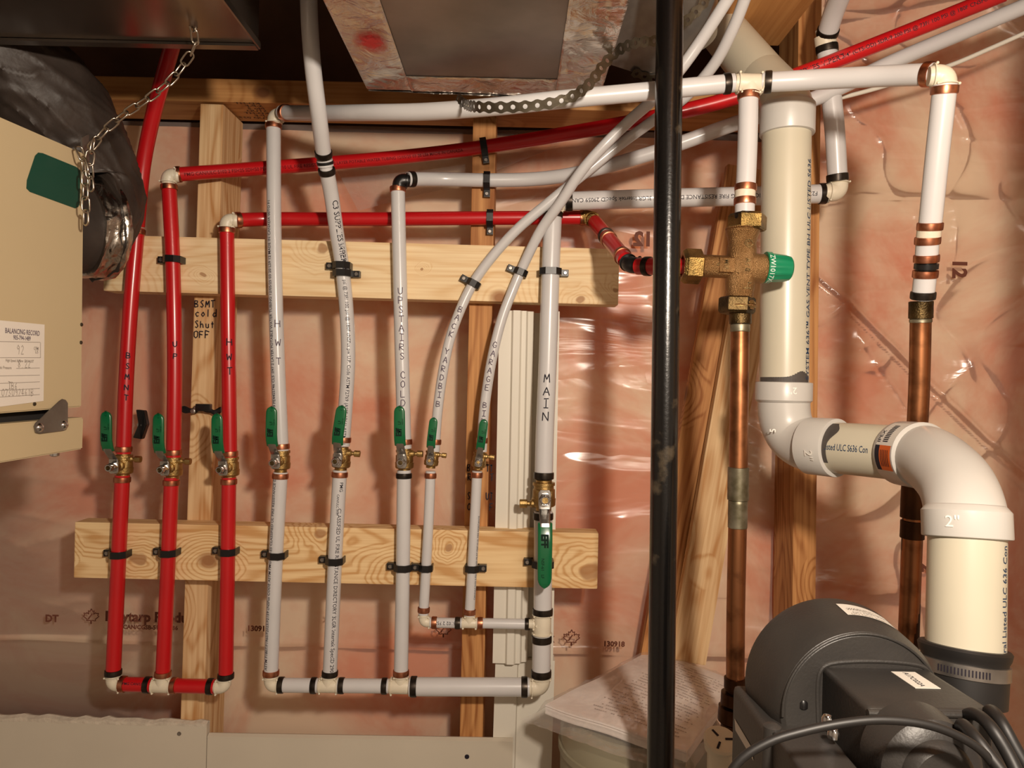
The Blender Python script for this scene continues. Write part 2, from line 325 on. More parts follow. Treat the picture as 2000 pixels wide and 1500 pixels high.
# ------------------------------------------------------------------ text
GLY = {
'A': [[(0,0),(.5,1),(1,0)],[(.2,.4),(.8,.4)]], 'B': [[(0,0),(0,1),(.7,.9),(.7,.6),(0,.5),(.8,.4),(.8,.1),(0,0)]],
'C': [[(.9,.85),(.5,1),(.1,.7),(.1,.3),(.5,0),(.95,.15)]], 'D': [[(0,0),(0,1),(.6,.9),(.9,.5),(.6,.1),(0,0)]],
'E': [[(.9,1),(0,1),(0,0),(.9,0)],[(0,.5),(.7,.5)]], 'F': [[(.9,1),(0,1),(0,0)],[(0,.5),(.7,.5)]],
'G': [[(.9,.85),(.5,1),(.1,.7),(.1,.3),(.5,0),(.9,.15),(.9,.45),(.5,.45)]], 'H': [[(0,0),(0,1)],[(1,0),(1,1)],[(0,.5),(1,.5)]],
'I': [[(.1,1),(.9,1)],[(.5,1),(.5,0)],[(.1,0),(.9,0)]], 'K': [[(0,0),(0,1)],[(.9,1),(0,.45),(.9,0)]], 'L': [[(0,1),(0,0),(.8,0)]],
'M': [[(0,0),(.15,1),(.5,.35),(.85,1),(1,0)]], 'N': [[(0,0),(0,1),(.9,0),(.9,1)]], 'O': [[(.5,1),(.1,.75),(.1,.25),(.5,0),(.9,.25),(.9,.75),(.5,1)]],
'P': [[(0,0),(0,1),(.8,.85),(.75,.5),(0,.45)]], 'R': [[(0,0),(0,1),(.8,.85),(.75,.55),(0,.48),(.85,0)]],
'S': [[(.85,.85),(.5,1),(.15,.78),(.5,.52),(.85,.25),(.5,0),(.1,.15)]], 'T': [[(0,1),(1,1)],[(.5,1),(.5,0)]],
'U': [[(0,1),(.05,.25),(.45,0),(.85,.25),(.9,1)]], 'W': [[(0,1),(.2,0),(.5,.7),(.8,0),(1,1)]], 'Y': [[(0,1),(.5,.5)],[(1,1),(.5,.5),(.5,0)]],
'c': [[(.8,.55),(.4,.65),(.1,.35),(.4,0),(.85,.1)]], 'o': [[(.45,.6),(.1,.3),(.45,0),(.8,.3),(.45,.6)]], 'l': [[(.3,1),(.3,0)]],
'd': [[(.8,1),(.8,0)],[(.8,.5),(.35,.55),(.1,.25),(.4,0),(.8,.15)]], 'h': [[(.1,1),(.1,0)],[(.1,.4),(.5,.6),(.7,.4),(.7,0)]],
'u': [[(.1,.6),(.15,.1),(.5,0),(.75,.2)],[(.75,.6),(.78,0)]], 't': [[(.4,1),(.4,0)],[(.05,.65),(.75,.65)]], 'f': [[(.9,.95),(.45,.9),(.4,0)],[(.05,.55),(.8,.55)]],
'+': [[(.5,.85),(.5,.1)],[(0,.55),(.95,.55)]], '9': [[(.8,.7),(.4,.95),(.15,.7),(.45,.5),(.8,.75),(.65,0)]], '2': [[(.1,.75),(.45,1),(.8,.72),(.1,.02),(.9,.05)]],
'8': [[(.5,1),(.15,.75),(.8,.3),(.5,0),(.15,.28),(.8,.75),(.5,1)]], '.': [[(.4,.05),(.5,0)]], '6': [[(.75,.95),(.2,.5),(.25,.05),(.75,.1),(.7,.45),(.2,.35)]],
'3': [[(.1,.9),(.6,1),(.7,.7),(.3,.52),(.8,.3),(.5,0),(.1,.1)]], '7': [[(.05,.95),(.9,.95),(.35,0)]], '0': [[(.5,1),(.1,.75),(.1,.25),(.5,0),(.9,.25),(.9,.75),(.5,1)]],
'1': [[(.3,.8),(.5,1),(.5,0)]], '4': [[(.6,0),(.6,1),(.05,.35),(.9,.35)]], '5': [[(.85,1),(.2,1),(.15,.6),(.6,.6),(.8,.3),(.5,0),(.1,.1)]]}
def ribbon(bm, pts, wd, mp):
    pp = []
    for i in range(len(pts)-1):
        a, b = pts[i], pts[i+1]; n = max(1, int(math.hypot(b[0]-a[0], b[1]-a[1])/.0015))
        for k in range(n): pp.append((a[0]+(b[0]-a[0])*k/n, a[1]+(b[1]-a[1])*k/n))
    pp.append(pts[-1]); prev = None
    for i, p in enumerate(pp):
        a = pp[max(i-1, 0)]; b = pp[min(i+1, len(pp)-1)]; dx, dy = b[0]-a[0], b[1]-a[1]; l = math.hypot(dx, dy) or 1
        nx, ny = -dy/l*wd/2, dx/l*wd/2
        v = (bm.verts.new(mp(p[0]+nx, p[1]+ny)), bm.verts.new(mp(p[0]-nx, p[1]-ny)))
        if prev: bm.faces.new((prev[0], prev[1], v[1], v[0]))
        prev = v
def hand(name, text, mp, h, parent, mat, wd=.0011, stack=0, gap=1.25, asp=.7, jit=.12):
    """handwriting; stack>0: upright letters one under another at that pitch"""
    bm = bmesh.new(); x = 0
    for i, ch in enumerate(text):
        if ch == ' ': x += h*asp*.7; continue
        ox, oy = (0, -i*stack) if stack else (x, 0)
        jx, jy = random.uniform(-jit, jit)*h*.3, random.uniform(-jit, jit)*h*.3
        for st in GLY.get(ch, []):
            ribbon(bm, [(ox+jx+(a-(.5 if stack else 0))*h*asp*(1+random.uniform(-.08, .08)), oy+jy+b*h*(1+random.uniform(-.08, .08))) for a, b in st], wd, mp)
        x += h*asp*gap
    o = obj(name, bm, mat, parent, flat=True); return o
def fontmesh(text, size, align='LEFT', bold=0):
    cu = bpy.data.curves.new('t', 'FONT'); cu.body = text; cu.size = size; cu.align_x = align; cu.resolution_u = 2; cu.offset = bold*size
    o = bpy.data.objects.new('t', cu); COL.objects.link(o)
    dg = bpy.context.evaluated_depsgraph_get(); dg.update(); me = bpy.data.meshes.new_from_object(o.evaluated_get(dg))
    bm = bmesh.new(); bm.from_mesh(me); bpy.data.objects.remove(o); bpy.data.curves.remove(cu); bpy.data.meshes.remove(me)
    return bm
def printed(name, text, size, mp, parent, mat, align='LEFT', sx=1.0, mirror=False, bold=.006):
    bm = fontmesh(text, size, align, bold)
    lim = getattr(mp, 'lim', None)
    if lim:
        bad = [v for v in bm.verts if not lim(v.co.x*sx, v.co.y)]
        bmesh.ops.delete(bm, geom=bad, context='VERTS')
    for v in bm.verts: v.co = mp(v.co.x*sx*(-1 if mirror else 1), v.co.y)
    return obj(name, bm, mat, parent, flat=True)
def planemap(O, ex, ey, n, eps=.0004): return lambda u, v: O+ex*u+ey*v+n*eps
def pipemap(path, r, s0, phi0=0.0, mode='along', d=1, eps=.00025):
    def f(u, v):
        if mode == 'along': s = s0+d*u; c = d*v
        else: s = s0+d*v; c = -d*u
        p = path.at(s); T = path.tan(s); q = CAM-p; Nn = (q-T*q.dot(T)).normalized(); C = Nn.cross(T); a = phi0+c/r
        return p+(Nn*cos(a)+C*sin(a))*(r+eps)
    f.lim = lambda u, v: .003 < s0+d*(u if mode == 'along' else v) < path.len-.003
    return f
# ------------------------------------------------------------------ pipes
R34, R12, R1 = .0111, .00795, .0143
def ring(path, s, r, mat, parent, h=.0088):
    bm = bmesh.new(); ss = [s-h/2, s-h/2+.0006, s-h*.2, s, s+h*.2, s+h/2-.0006, s+h/2]; rr = [r, r+.0014, r+.0016, r+.0016, r+.0016, r+.0014, r]
    T = path.tan(s); sweep(bm, [path.at(x) for x in ss], rr, 28, [T]*7)
    return obj('crimp_ring', bm, mat, parent, label='copper crimp ring' if mat == M_copring else 'blackened crimp ring')
def pipe(name, label, cat, ctrl, r, mat, rings=(), group=None, prints=(), seg=24, partname='tube', ringh=.0088):
    path = Path([P(*c) for c in ctrl])
    low = min(path.p, key=lambda q: q.z)
    group = group or {'red_pipe': 'red pipe lengths', 'white_pipe': 'white pipe lengths', 'thin_white_pipe': 'thin white pipe lengths', 'main_pipe': 'thick white main pipe lengths'}.get(name)
    t = thing(name, label, cat, low, group)
    bm = bmesh.new(); sweep(bm, path.p, [r]*len(path.p), seg)
    tb = obj(partname, bm, mat, t)
    for (px, py, m) in rings: ring(path, path.near(px, py), r, m, t, ringh)
    t_path[t.name] = path
    for pr in prints:
        if pr[0] == 'print':
            _, px, py, text, size, phi, d, im = pr; printed('lettering', text, size, pipemap(path, r, path.near(px, py), phi, 'along', d), tb, im)
        else:
            _, px, py, text, h, phi, d, im, stack = pr; hand('handwriting', text, pipemap(path, r, path.near(px, py), phi, 'across', d), h, tb, im, stack=stack, wd=.0016 if im == M_ink else .0013)
    return t, path
t_path = {}
Cu, Dk = M_copring, M_darkring
def elbow(name, label, px, py, Y, d1, d2, r, mat=None, group=None, arm=.016, bumps=True):
    """d1,d2 world unit vectors from the corner to the two pipes"""
    mat = mat or M_cream; C = P(px, py, Y); d1 = d1.normalized(); d2 = d2.normalized()
    bm = bmesh.new(); ctrl = [C+d1*arm]; k = arm*.55
    for i in range(9):
        a = i/8; ctrl.append((C+d1*k)*((1-a)**2)+C*(2*a*(1-a))+(C+d2*k)*(a*a))
    ctrl.append(C+d2*arm); rr = r*.98
    sweep(bm, ctrl, [rr*.86]+[rr]*9+[rr*.86], 20)
    for d in (d1, d2):
        lathe(bm, C+d*(arm*.62), d, [(0, rr*.9), (.0005, r*1.12), (.002, r*1.12), (.0025, rr*.8)], 20)
        if bumps:
            for s in (-1, 1):
                q = d.cross(V((0, -1, 0))).normalized()
                bmesh.ops.create_uvsphere(bm, u_segments=8, v_segments=6, radius=.0016, matrix=Matrix.Translation(C+d*(arm*.7)+q*(s*r*.95)+V((0, -r*.65, 0))))
    o = obj(name, bm, mat, None, loc=C); tag(o, label, 'pipe fitting', group or ('pipe elbows' if 'elbow' in name else 'pipe tees')); return o
def tee(name, label, px, py, Y, da, db, dc, r, rb=None, arm=.018, mat=None, group=None):
    mat = mat or M_cream; rb = rb or r; C = P(px, py, Y); bm = bmesh.new()
    da, db, dc = da.normalized(), db.normalized(), dc.normalized()
    sweep(bm, [C+da*arm, C+da*(arm*.7), C, C+db*(arm*.7), C+db*arm], [r*.86, r*.98, r*.98, r*.98, r*.86], 20)
    sweep(bm, [C, C+dc*(arm*.55), C+dc*(arm+.002)], [rb*.98, rb*.98, rb*.86], 20)
    for d, q in ((da, r), (db, r), (dc, rb)):
        lathe(bm, C+d*(arm*.70), d, [(0, q*.9), (.0005, q*1.13), (.002, q*1.13), (.0025, q*.8)], 20)
        x = d.cross(V((0, -1, 0))).normalized()
        for s in (-1, 1): bmesh.ops.create_uvsphere(bm, u_segments=8, v_segments=6, radius=.0017, matrix=Matrix.Translation(C+d*(arm*.72)+x*(s*q*.92)+V((0, -q*.65, 0))))
    # strengthening gussets on the front
    for s in (da, db):
        prism(bm, [C+V((0, -r*.8, 0)), C+s*(arm*.6)+V((0, -r*.8, 0)), C+dc*(arm*.6)+V((0, -r*.8, 0))], V((0, .004, 0)))
    o = obj(name, bm, mat, None, loc=C); tag(o, label, 'pipe fitting', group or ('pipe elbows' if 'elbow' in name else 'pipe tees')); return o
def coupling(name, label, px, py, Y, ax, r, mat=None, seg=20, arm=.012, band=None):
    C = P(px, py, Y); ax = ax.normalized(); bm = bmesh.new(); mat = mat or M_cream
    lathe(bm, C-ax*arm, ax, [(0, r*.84), (arm*.6, r*.84), (arm*.6, r*1.05), (arm*1.4, r*1.05), (arm*1.4, r*.84), (arm*2, r*.84)], seg)
    return tag(obj(name, bm, mat, None, loc=C), label, 'pipe fitting', 'pipe couplings')
def strip(bm, secs, X, n=16):
    """secs: (centre, normal, halfwidth, halfthick) swept rounded bar"""
    rings = []
    for c, nn, hw, ht in secs:
        ringv = []
        for k in range(n):
            a = 2*pi*k/n; ca, sa = cos(a), sin(a)
            e = .55; x = math.copysign(abs(ca)**e, ca)*hw; y = math.copysign(abs(sa)**e, sa)*ht
            ringv.append(bm.verts.new(c+X*x+nn*y))
        rings.append(ringv)
    for i in range(len(rings)-1):
        for k in range(n): bm.faces.new((rings[i][k], rings[i][(k+1) % n], rings[i+1][(k+1) % n], rings[i+1][k]))
    bm.faces.new(rings[0]); bm.faces.new(rings[-1])
def valve(label, px, py, Y, T, size='M', up=1, bleed=1, tilt=0.0, group=None, mat=M_brass):
    C = P(px, py, Y); T = T.normalized(); F = V((0, -1, 0)); X = (T.cross(F)*-1).normalized()
    if X.x < 0: X = -X
    F = X.cross(T).normalized()
    if F.y > 0: F = -F
    k = {'S': .78, 'M': 1.0, 'L': 1.28}[size]; t = thing('ball_valve', label, 'valve', C, group or 'ball valves')
    def Q(a, b, c): return C+X*a+T*b+F*c
    bm = bmesh.new(); prof = [(-.0185, .0095), (-.0135, .0095), (-.0135, .0125), (-.012, .0143), (-.004, .0147), (-.0032, .0138), (.007, .0136), (.008, .0122), (.0115, .0122), (.012, .0135), (.0155, .0135), (.0158, .0098), (.0185, .0098)]
    lathe(bm, C, T, [(b*k, r*k) for b, r in prof], 28)
    lathe(bm, C, F, [(0, .0085*k), (.017*k, .0085*k), (.019*k, .0065*k), (.026*k, .0065*k)], 20)
    # raised pad lines on the casting
    for j in range(4): box(bm, Q(.007*k, (.001+j*.0014)*k, .0115*k), X, T, F, .0022*k, .0004, .001)
    body = obj('body', bm, mat, t)
    # lever
    g = tilt; ce, se = cos(g), sin(g)
    A = (T*ce+X*se)*up; W = A.cross(F).normalized()
    def R(a, b, c): return C+W*a+A*b+F*c
    c0 = .028*k
    bm = bmesh.new(); hw = .0068*k
    strip(bm, [(R(0, -.010*k, c0), F, hw*.8, .0011), (R(0, -.007*k, c0), F, hw*1.1, .0012), (R(0, .007*k, c0), F, hw*1.1, .0012), (R(0, .012*k, c0+.001), F, hw, .0012), (R(0, .026*k, c0+.017*k), F, hw*.9, .0012), (R(0, .034*k, c0+.019*k), F, hw*.9, .0012)], W)
    lev = obj('lever', bm, M_steelp, t)
    bm = bmesh.new(); top = .086*k if size != 'L' else .100*k; st = .025*k; w0 = .0086*k; secs = []
    for f, ww in ((0, .80), (.02, 1), (.15, 1), (.3, 1), (.7, .98), (.86, .95), (.91, .85), (.95, .68), (.98, .42), (1.0, .08)):
        b = st+(top-st)*f; cc = c0+(.0135+.0075*min(1, f/.22))*k
        secs.append((R(0, b, cc), F, w0*ww, .0032*(1 if ww > .5 else .6)*k))
    strip(bm, secs, W, 20); grip = obj('grip', bm, M_green, t, ang=60, label='green vinyl grip sleeve')
    front = c0+(.0135+.0075+.0033)*k
    if up > 0:
        O = R(.0030*k, st+(top-st)*.25, front)
        if X.dot(W) < 0: O = R(-.0030*k, st+(top-st)*.25, front)
        mp = planemap(O, A, -X if True else X, F, .0002)
        printed('lettering', 'Eff', .0115*k, mp, grip, M_inkgreen, bold=.05)
        mp2 = planemap(O+A*(.0175*k)-X*(.0005*k), A, -X, F, .0002); printed('lettering', 'LF', .006*k, mp2, grip, M_inkgreen)
        mp3 = planemap(O+A*(.0175*k)+X*(.0030*k), A, -X, F, .0002); printed('lettering', 'NSF-61', .0032*k, mp3, grip, M_inkgreen)
        mp4 = planemap(O+A*(.038*k)-X*(.0005*k), A, -X, F, .0002); printed('lettering', 'C US', .0042*k, mp4, grip, M_inkgreen)
    else:
        O = R(0, st+(top-st)*.16, front)-X*(.004*k)
        printed('lettering', 'EFF', .011*k, planemap(O, A, X, F, .0002), grip, M_inkgreen, bold=.05)
        printed('lettering', 'NSF-61   LF', .0048*k, planemap(O+A*(.028*k), A, X, F, .0002), grip, M_inkgreen)
    bm = bmesh.new(); lathe(bm, C, F, [(.029*k, .0068*k), (.0295*k, .0074*k), (.036*k, .0074*k), (.037*k, .0062*k)], 6); obj('stem_nut', bm, M_chrome, t, flat=True)
    e_ = .007 if size == 'M' else .004
    bm = bmesh.new(); lathe(bm, C, F, [(.036*k, .0056*k), ((.037+e_)*k, .0056*k), ((.0378+e_)*k, .0048*k), ((.0378+e_)*k, .0036*k), ((.035+e_)*k, .0034*k)], 20, cap=False); stm = obj('stem', bm, M_chrome, t, label='chrome stem end')
    bm = bmesh.new(); lathe(bm, C, F, [(.030*k, .0036*k), ((.0362+e_)*k, .0036*k)], 4 if size == 'S' else 16); obj('stem_core', bm, M_nutdk if size == 'M' else mat, stm, flat=True)
    if bleed:
        s = 1 if bleed > 0 else -1; zb = .010*k*up if True else 0
        O = Q(0, zb, .004)
        bm = bmesh.new(); lathe(bm, O, X*s, [(.008*k, .0048*k), (.015*k, .0048*k), (.017*k, .003*k), (.022*k, .003*k)], 16)
        dp = obj('drain_port', bm, mat, t)
        bm = bmesh.new(); lathe(bm, O, X*s, [(.020*k, .0042*k), (.0205*k, .0052*k), (.029*k, .0052*k), (.0295*k, .0040*k)], 10); obj('drain_cap', bm, mat, dp, flat=True)
    return t
def clamp(label, px, py, Y, T, r, side=1, group='black pipe clamps', tab=.012, h=.0052, wall=None):
    """snap clamp band round a pipe with a screw tab on one side"""
    C = P(px, py, Y); T = T.normalized(); F = V((0, -1, 0)); F = (F-T*F.dot(T)).normalized(); X = F.cross(T).normalized()
    if (X.x if abs(X.x) > .5 else X.z) < 0: X = -X
    t = thing('pipe_clamp', label, 'pipe clamp', C, group); R = r+.0006; w = .0022
    back = wall if wall is not None else R
    inner = [(-R, -back), (-R, R*.25), (-R*.62, R*.85), (R*.62, R*.85), (R, R*.25), (R, -back)]
    inner = [(-R, -back), (-R*1.0, R*.42), (-R*.42, R*1.0), (R*.42, R*1.0), (R*1.0, R*.42), (R, -back)]
    outer = [(-R-w, -back), (-R-w, R*.5), (-R*.55, R+w), (R*.55, R+w), (R+w, R*.5), (R+w, -back)]
    bm = bmesh.new()
    for i in range(5):
        q = [inner[i], inner[i+1], outer[i+1], outer[i]]
        lo = [C+X*a+F*c-T*h for a, c in q]; hi = [C+X*a+F*c+T*h for a, c in q]; hexa(bm, lo+hi)
    bmesh.ops.remove_doubles(bm, verts=bm.verts, dist=.00001)
    obj('band', bm, M_blackp, t, flat=True)
    bm = bmesh.new(); cx = side*(R+w*.5+tab/2)
    box(bm, C+X*cx+F*(-back+.0055), X, T, F, tab/2+w/2, h, .0055, .0008)
    tb = obj('tab', bm, M_blackp, t, flat=True)
    bm = bmesh.new(); S = C+X*(side*(R+w+tab*.55))+F*(-back+.0112)
    lathe(bm, S, F, [(0, .0033), (.0006, .0033), (.0016, .0024), (.0016, .0012), (.0009, .001)], 14); obj('screw', bm, M_steel, tb)
    return t
def beam(name, label, p0, p1, wd, dp, mat, cat='lumber', bev=.002, group=None, kind=None, up=None):
    """plank from p0 to p1 (centres); wd = across in the wall plane, dp = along y"""
    p0, p1 = V(p0), V(p1); A = (p1-p0); Ln = A.length; A.normalize(); D = EY-A*EY.dot(A)
    D.normalize(); W = A.cross(D)
    if up: D = up; W = A.cross(D)
    bm = bmesh.new(); long_ = 0 if abs(A.x) > .7 else (1 if abs(A.y) > .7 else 2)
    ax = [None]*3
    if long_ == 0: ax = [A, D, A.cross(D)]; hs = (Ln/2, dp/2, wd/2)
    elif long_ == 2: ax = [D.cross(A), D, A]; hs = (wd/2, dp/2, Ln/2)
    else: ax = [W, A, W.cross(A)]; hs = (wd/2, Ln/2, dp/2)
    box(bm, V((0, 0, 0)), EX, EY, EZ, hs[0], hs[1], hs[2], bev)
    o = obj(name, bm, mat, None, loc=(0, 0, 0), flat=True)
    m = Matrix((ax[0], ax[1], ax[2])).transposed().to_4x4(); m.translation = (p0+p1)/2; o.matrix_world = m
    WL[o.name] = (p0+p1)/2
    tag(o, label, cat, group, kind); return o
def struct(name, bm, mat, **k):
    o = obj(name, bm, mat, None, flat=True, **k); o['kind'] = 'structure'; return o
# ================================================================== SETTING
Yb, Ys, Yp0 = 1.177, 1.215, 1.306
YP, YH = 1.163, 1.200
X0, X1, Yr = -1.7, 1.7, -1.6
CEIL = CZ+.76
bm = bmesh.new(); box(bm, V(((X0+X1)/2, (Yr+1.45)/2, -.02)), EX, EY, EZ, (X1-X0)/2+.05, (1.45-Yr)/2+.05, .02); struct('floor', bm, M_conc)
bm = bmesh.new(); box(bm, V(((X0+X1)/2, (Yr+1.45)/2, CEIL+.02)), EX, EY, EZ, (X1-X0)/2+.05, (1.45-Yr)/2+.05, .02); struct('ceiling', bm, M_subfloor)
for nm, cx in (('wall_left', X0-.02), ('wall_right', X1+.02)):
    bm = bmesh.new(); box(bm, V((cx, (Yr+1.45)/2, CEIL/2)), EX, EY, EZ, .02, (1.45-Yr)/2+.05, CEIL/2); struct(nm, bm, M_paint)
bm = bmesh.new(); box(bm, V((0, Yr-.02, CEIL/2)), EX, EY, EZ, X1, .02, CEIL/2); struct('wall_rear', bm, M_paint)
bm = bmesh.new(); box(bm, V((0, 1.42, CEIL/2)), EX, EY, EZ, X1, .02, CEIL/2); struct('wall_back', bm, M_subfloor)
# insulation batts behind the sheet, bulging surface
def grid(bm, x0, x1, z0, z1, nx, nz, fn):
    vs = [[bm.verts.new(fn(x0+(x1-x0)*i/nx, z0+(z1-z0)*j/nz)) for i in range(nx+1)] for j in range(nz+1)]
    for j in range(nz):
        for i in range(nx): bm.faces.new((vs[j][i], vs[j][i+1], vs[j+1][i+1], vs[j+1][i]))
zpl = P(480, 238, Yp0).z
bm = bmesh.new()
grid(bm, X0, X1, 0.0, zpl, 140, 100, lambda x, z: V((x, 1.345-.018*noise.noise(V((x*3, 0, z*3)))-.006*noise.noise(V((x*11, 3, z*11))), z)))
grid(bm, .50, X1, zpl, CEIL, 50, 24, lambda x, z: V((x, 1.345-.018*noise.noise(V((x*3, 0, z*3)))-.006*noise.noise(V((x*11, 3, z*11))), z)))
ins = obj('insulation', bm, M_insul, None); tag(ins, 'pink fibreglass insulation filling the wall behind the clear plastic sheet', 'insulation', kind='stuff')
# poly vapour barrier
SA, SB = P(1600, 550, Yp0), P(2000, 935, Yp0)
def ridge(v, p): return (1-min(1, abs(noise.noise(v))*2.2))**p
def polyh(x, z):
    n = .006*noise.noise(V((x*2.3, 1, z*2.3)))
    k = min(1, max(.12, (x+.05)/.30)); kr_ = min(1, max(0, (x-.38)/.12))
    # long pull folds in the middle, facetted crumples in the loose right end
    n += .0055*k*(1-.55*kr_)*ridge(V((x*2.6+z*1.2, 5, (z-x*.22)*7.5)), 2.5)
    n += .0022*k*ridge(V((x*3.5, 11, (z+x*.10)*15)), 4)
    n += .015*kr_*ridge(V((x*3.1-z*1.5, 21, z*4.2+x*1.3)), 5)+.007*kr_*ridge(V((x*6+z*3, 31, z*8-x*2)), 5)
    n += .0012*k*noise.noise(V((x*9, 9, z*22+x*3)))
    if x > SA.x:
        zl = SA.z+(x-SA.x)*(SB.z-SA.z)/(SB.x-SA.x); d = z-zl
        n += .013*math.exp(-((d-.006)/.012)**2) if d > .006 else .013*math.exp(-((d-.006)/.003)**2)
    zb = P(1150, 1272, Yp0).z+.004*noise.noise(V((x*7, 3, 2))); n += .007*math.exp(-((z-zb)/.005)**2)*(.5+.5*noise.noise(V((x*12, 0, 2))))
    return max(-.018, min(.030, n))
bm = bmesh.new(); zlow = P(1000, 1500, Yp0).z-.1
grid(bm, X0+.01, -1.0, zlow, zpl, 30, 40, lambda x, z: V((x, Yp0+.010-polyh(x, z), z))); grid(bm, 1.1, X1-.01, zlow, zpl, 30, 40, lambda x, z: V((x, Yp0+.010-polyh(x, z), z)))
grid(bm, -1.0, 1.1, zlow, zpl, 620, 290, lambda x, z: V((x, Yp0-max(-.003, polyh(x, z)) if False else Yp0+.010-polyh(x, z), z)))
grid(bm, .50, X1-.01, zpl, CEIL, 330, 90, lambda x, z: V((x, Yp0+.010-polyh(x, z), z)))
poly = obj('vapour_barrier', bm, M_poly, None, ang=180, recalc=False); tag(poly, 'clear wrinkled plastic sheet stretched over the pink insulation', 'plastic sheet')
# lumber ----------------------------------------------------------------
def vstud(name, label, cxt, yt, cxb, yb, Yf, mat, wd=.038, group='wall studs'):
    a = P(cxt, yt, Yf); b = P(cxb, yb, Yf); a = V((a.x, Yf+.0445, a.z)); b = V((b.x, Yf+.0445, b.z))
    return beam(name, label, b+(b-a).normalized()*.15, a, wd, .089, mat, 'wall stud', group='wall studs')
vstud('wall_stud', 'pale wall stud behind the red pipes with black handwriting on it', 414, 203, 372, 1500, Ys, W_stud)
vstud('wall_stud', 'rough wall stud behind the two thin white pipes, with pipe clamps near its top', 947, 222, 919, 1500, Ys, W_studo)
s3 = vstud('wall_stud', 'orange wall stud at right behind the thick cream vent pipe', 1584, -120, 1567, 1500, Ys, W_studo, group=None)
a = P(250, 200, Ys); 
beam('top_plate', 'horizontal wooden top plate running along the wall above the studs', (X0, Ys+.045, P(480, 200, Ys).z+.019), (P(1555, 200, Ys).x, Ys+.045, P(480, 200, Ys).z+.019), .038, .09, W_plate, 'top plate')
TPz = P(480, 200, Ys).z
# stamp on underside of the plate
t = bpy.data.objects['top_plate']; WL['top_plate'] = V((0, 0, 0))
def stamp_map(O): return lambda u, v: O+V((-u, v, -.0006))
for i, s in enumerate(('KD-HT', 'S-P-F', 'No 2', 'STUD', 'KD-HT', 'S-P-F', 'STUD 027')):
    O = V((P(500, 225, 1.25).x+.018-.0*i, Ys+.006+i*.0112, TPz))
    bm = fontmesh(s, .011)
    mw = t.matrix_world.inverted()
    for v in bm.verts: v.co = mw @ (O+V((-v.co.x*1.25, -v.co.y, -.0006)))
    o = obj('lettering', bm, M_ink, None, loc=(0, 0, 0), flat=True); o.parent = t
# joist beam in upper right corner and rim recess
jr = P(1575, 20, Ys*.89).x; bm = bmesh.new(); jz = P(1520, 90, Ys).z; box(bm, V((0, 0, 0)), EX, EY, EZ, .062, .55, .12, .002); o = obj('floor_joist', bm, W_joist, None, loc=(0, 0, 0), flat=True); o.location = (P(1520, 90, Ys).x-.062, Ys-.55, jz+.12); tag(o, 'broad tan floor joist at the top right above the orange stud', 'joist')
# cross boards
beam('cross_board', 'upper pale pine board screwed across the studs', P(203, 513, Yb)+EY*.019, P(1209, 541, Yb)+EY*.019, .089, .038, W_upper, 'board', group='cross boards')
beam('cross_board', 'lower pine board with knots screwed across the studs', P(145, 1074, Yb)+EY*.019, P(1168, 1096, Yb)+EY*.019, .0885, .038, W_lower, 'board', group='cross boards')
# leaning lumber
def lean(label, top, bot, wd, dp, mat):
    beam('leaning_plank', label, P(*bot), P(*top), wd, dp, mat, 'plank', group='leaning planks')
lean('broad orange plank leaning behind the black pipe', (1458, 330, 1.27), (1288, 1290, 1.27), .070, .019, W_studo)
lean('pale plank leaning just left of the copper pipe', (1475, 520, 1.245), (1340, 1290, 1.245), .062, .019, W_stud)
# handwriting on studs
sA = bpy.data.objects['wall_stud']; sB = bpy.data.objects['wall_stud.001']
def on_stud(o, text, px, py, h, asp=.7):
    O = P(px, py, Ys); WL[o.name] = V((0, 0, 0)); bm = bmesh.new(); mp = planemap(O, EX, EZ, -EY, .0015); x = 0; mw = o.matrix_world.inverted()
    for ch in text:
        if ch != ' ':
            for st in GLY[ch]: ribbon(bm, [(x+a*h*asp*(1+random.uniform(-.1, .1)), b*h*(1+random.uniform(-.1, .1))) for a, b in st], .0017, mp)
        x += h*asp*1.32
    for v in bm.verts: v.co = mw @ v.co
    q = obj('handwriting', bm, M_ink, None, loc=(0, 0, 0), flat=True); q.parent = o
on_stud(sA, 'BSMT', 381, 600, .0115, .58); on_stud(sA, 'cold', 382, 618, .0115, .62); on_stud(sA, 'Shut', 381, 640, .0115, .58); on_stud(sA, 'OFF', 379, 660, .0115, .62)
on_stud(sB, 'B    TT', 913, 920, .011, .42); on_stud(sB, 'R    T', 914, 938, .011, .5); on_stud(sB, 'S    UT', 913, 975, .011, .42); on_stud(sB, 'O    F', 913, 996, .011, .5)
# drywall
def slab(name, label, px0, px1, py, Yf, th=.0125, rough=False):
    a = P(px0, py[0], Yf); b = P(px1, py[1], Yf); n = 60; bm = bmesh.new()
    t = thing(name, label, 'drywall', (a.x, Yf, 0))
    top = [a.lerp(b, i/n) for i in range(n+1)]
    lo = V((a.x, Yf, .0)); prism(bm, [top[0]-EZ*.004, top[-1]-EZ*.004, V((b.x, Yf, 0)), lo], EY*th)
    obj('panel', bm, M_drywall, t, flat=True)
    bm = bmesh.new(); pr = None
    for i, p in enumerate(top):
        hgt = (random.uniform(-.002, .003) if rough else 0); dd = random.uniform(-.001, .0015) if rough else 0
        v = (bm.verts.new(p+V((0, -.0003+dd*0, -.0075+(random.uniform(-.001, .001) if rough else .003)))), bm.verts.new(p+V((0, -.0003, hgt-.002))), bm.verts.new(p+V((0, th*.5, hgt+.001))), bm.verts.new(p+V((0, th, hgt-.001))), bm.verts.new(p+V((0, th, -.008))))
        if pr:
            for k in range(4): bm.faces.new((pr[k], pr[k+1], v[k+1], v[k]))
        pr = v
    obj('cut_edge', bm, M_gyps if rough else M_drywall, t)
    return t
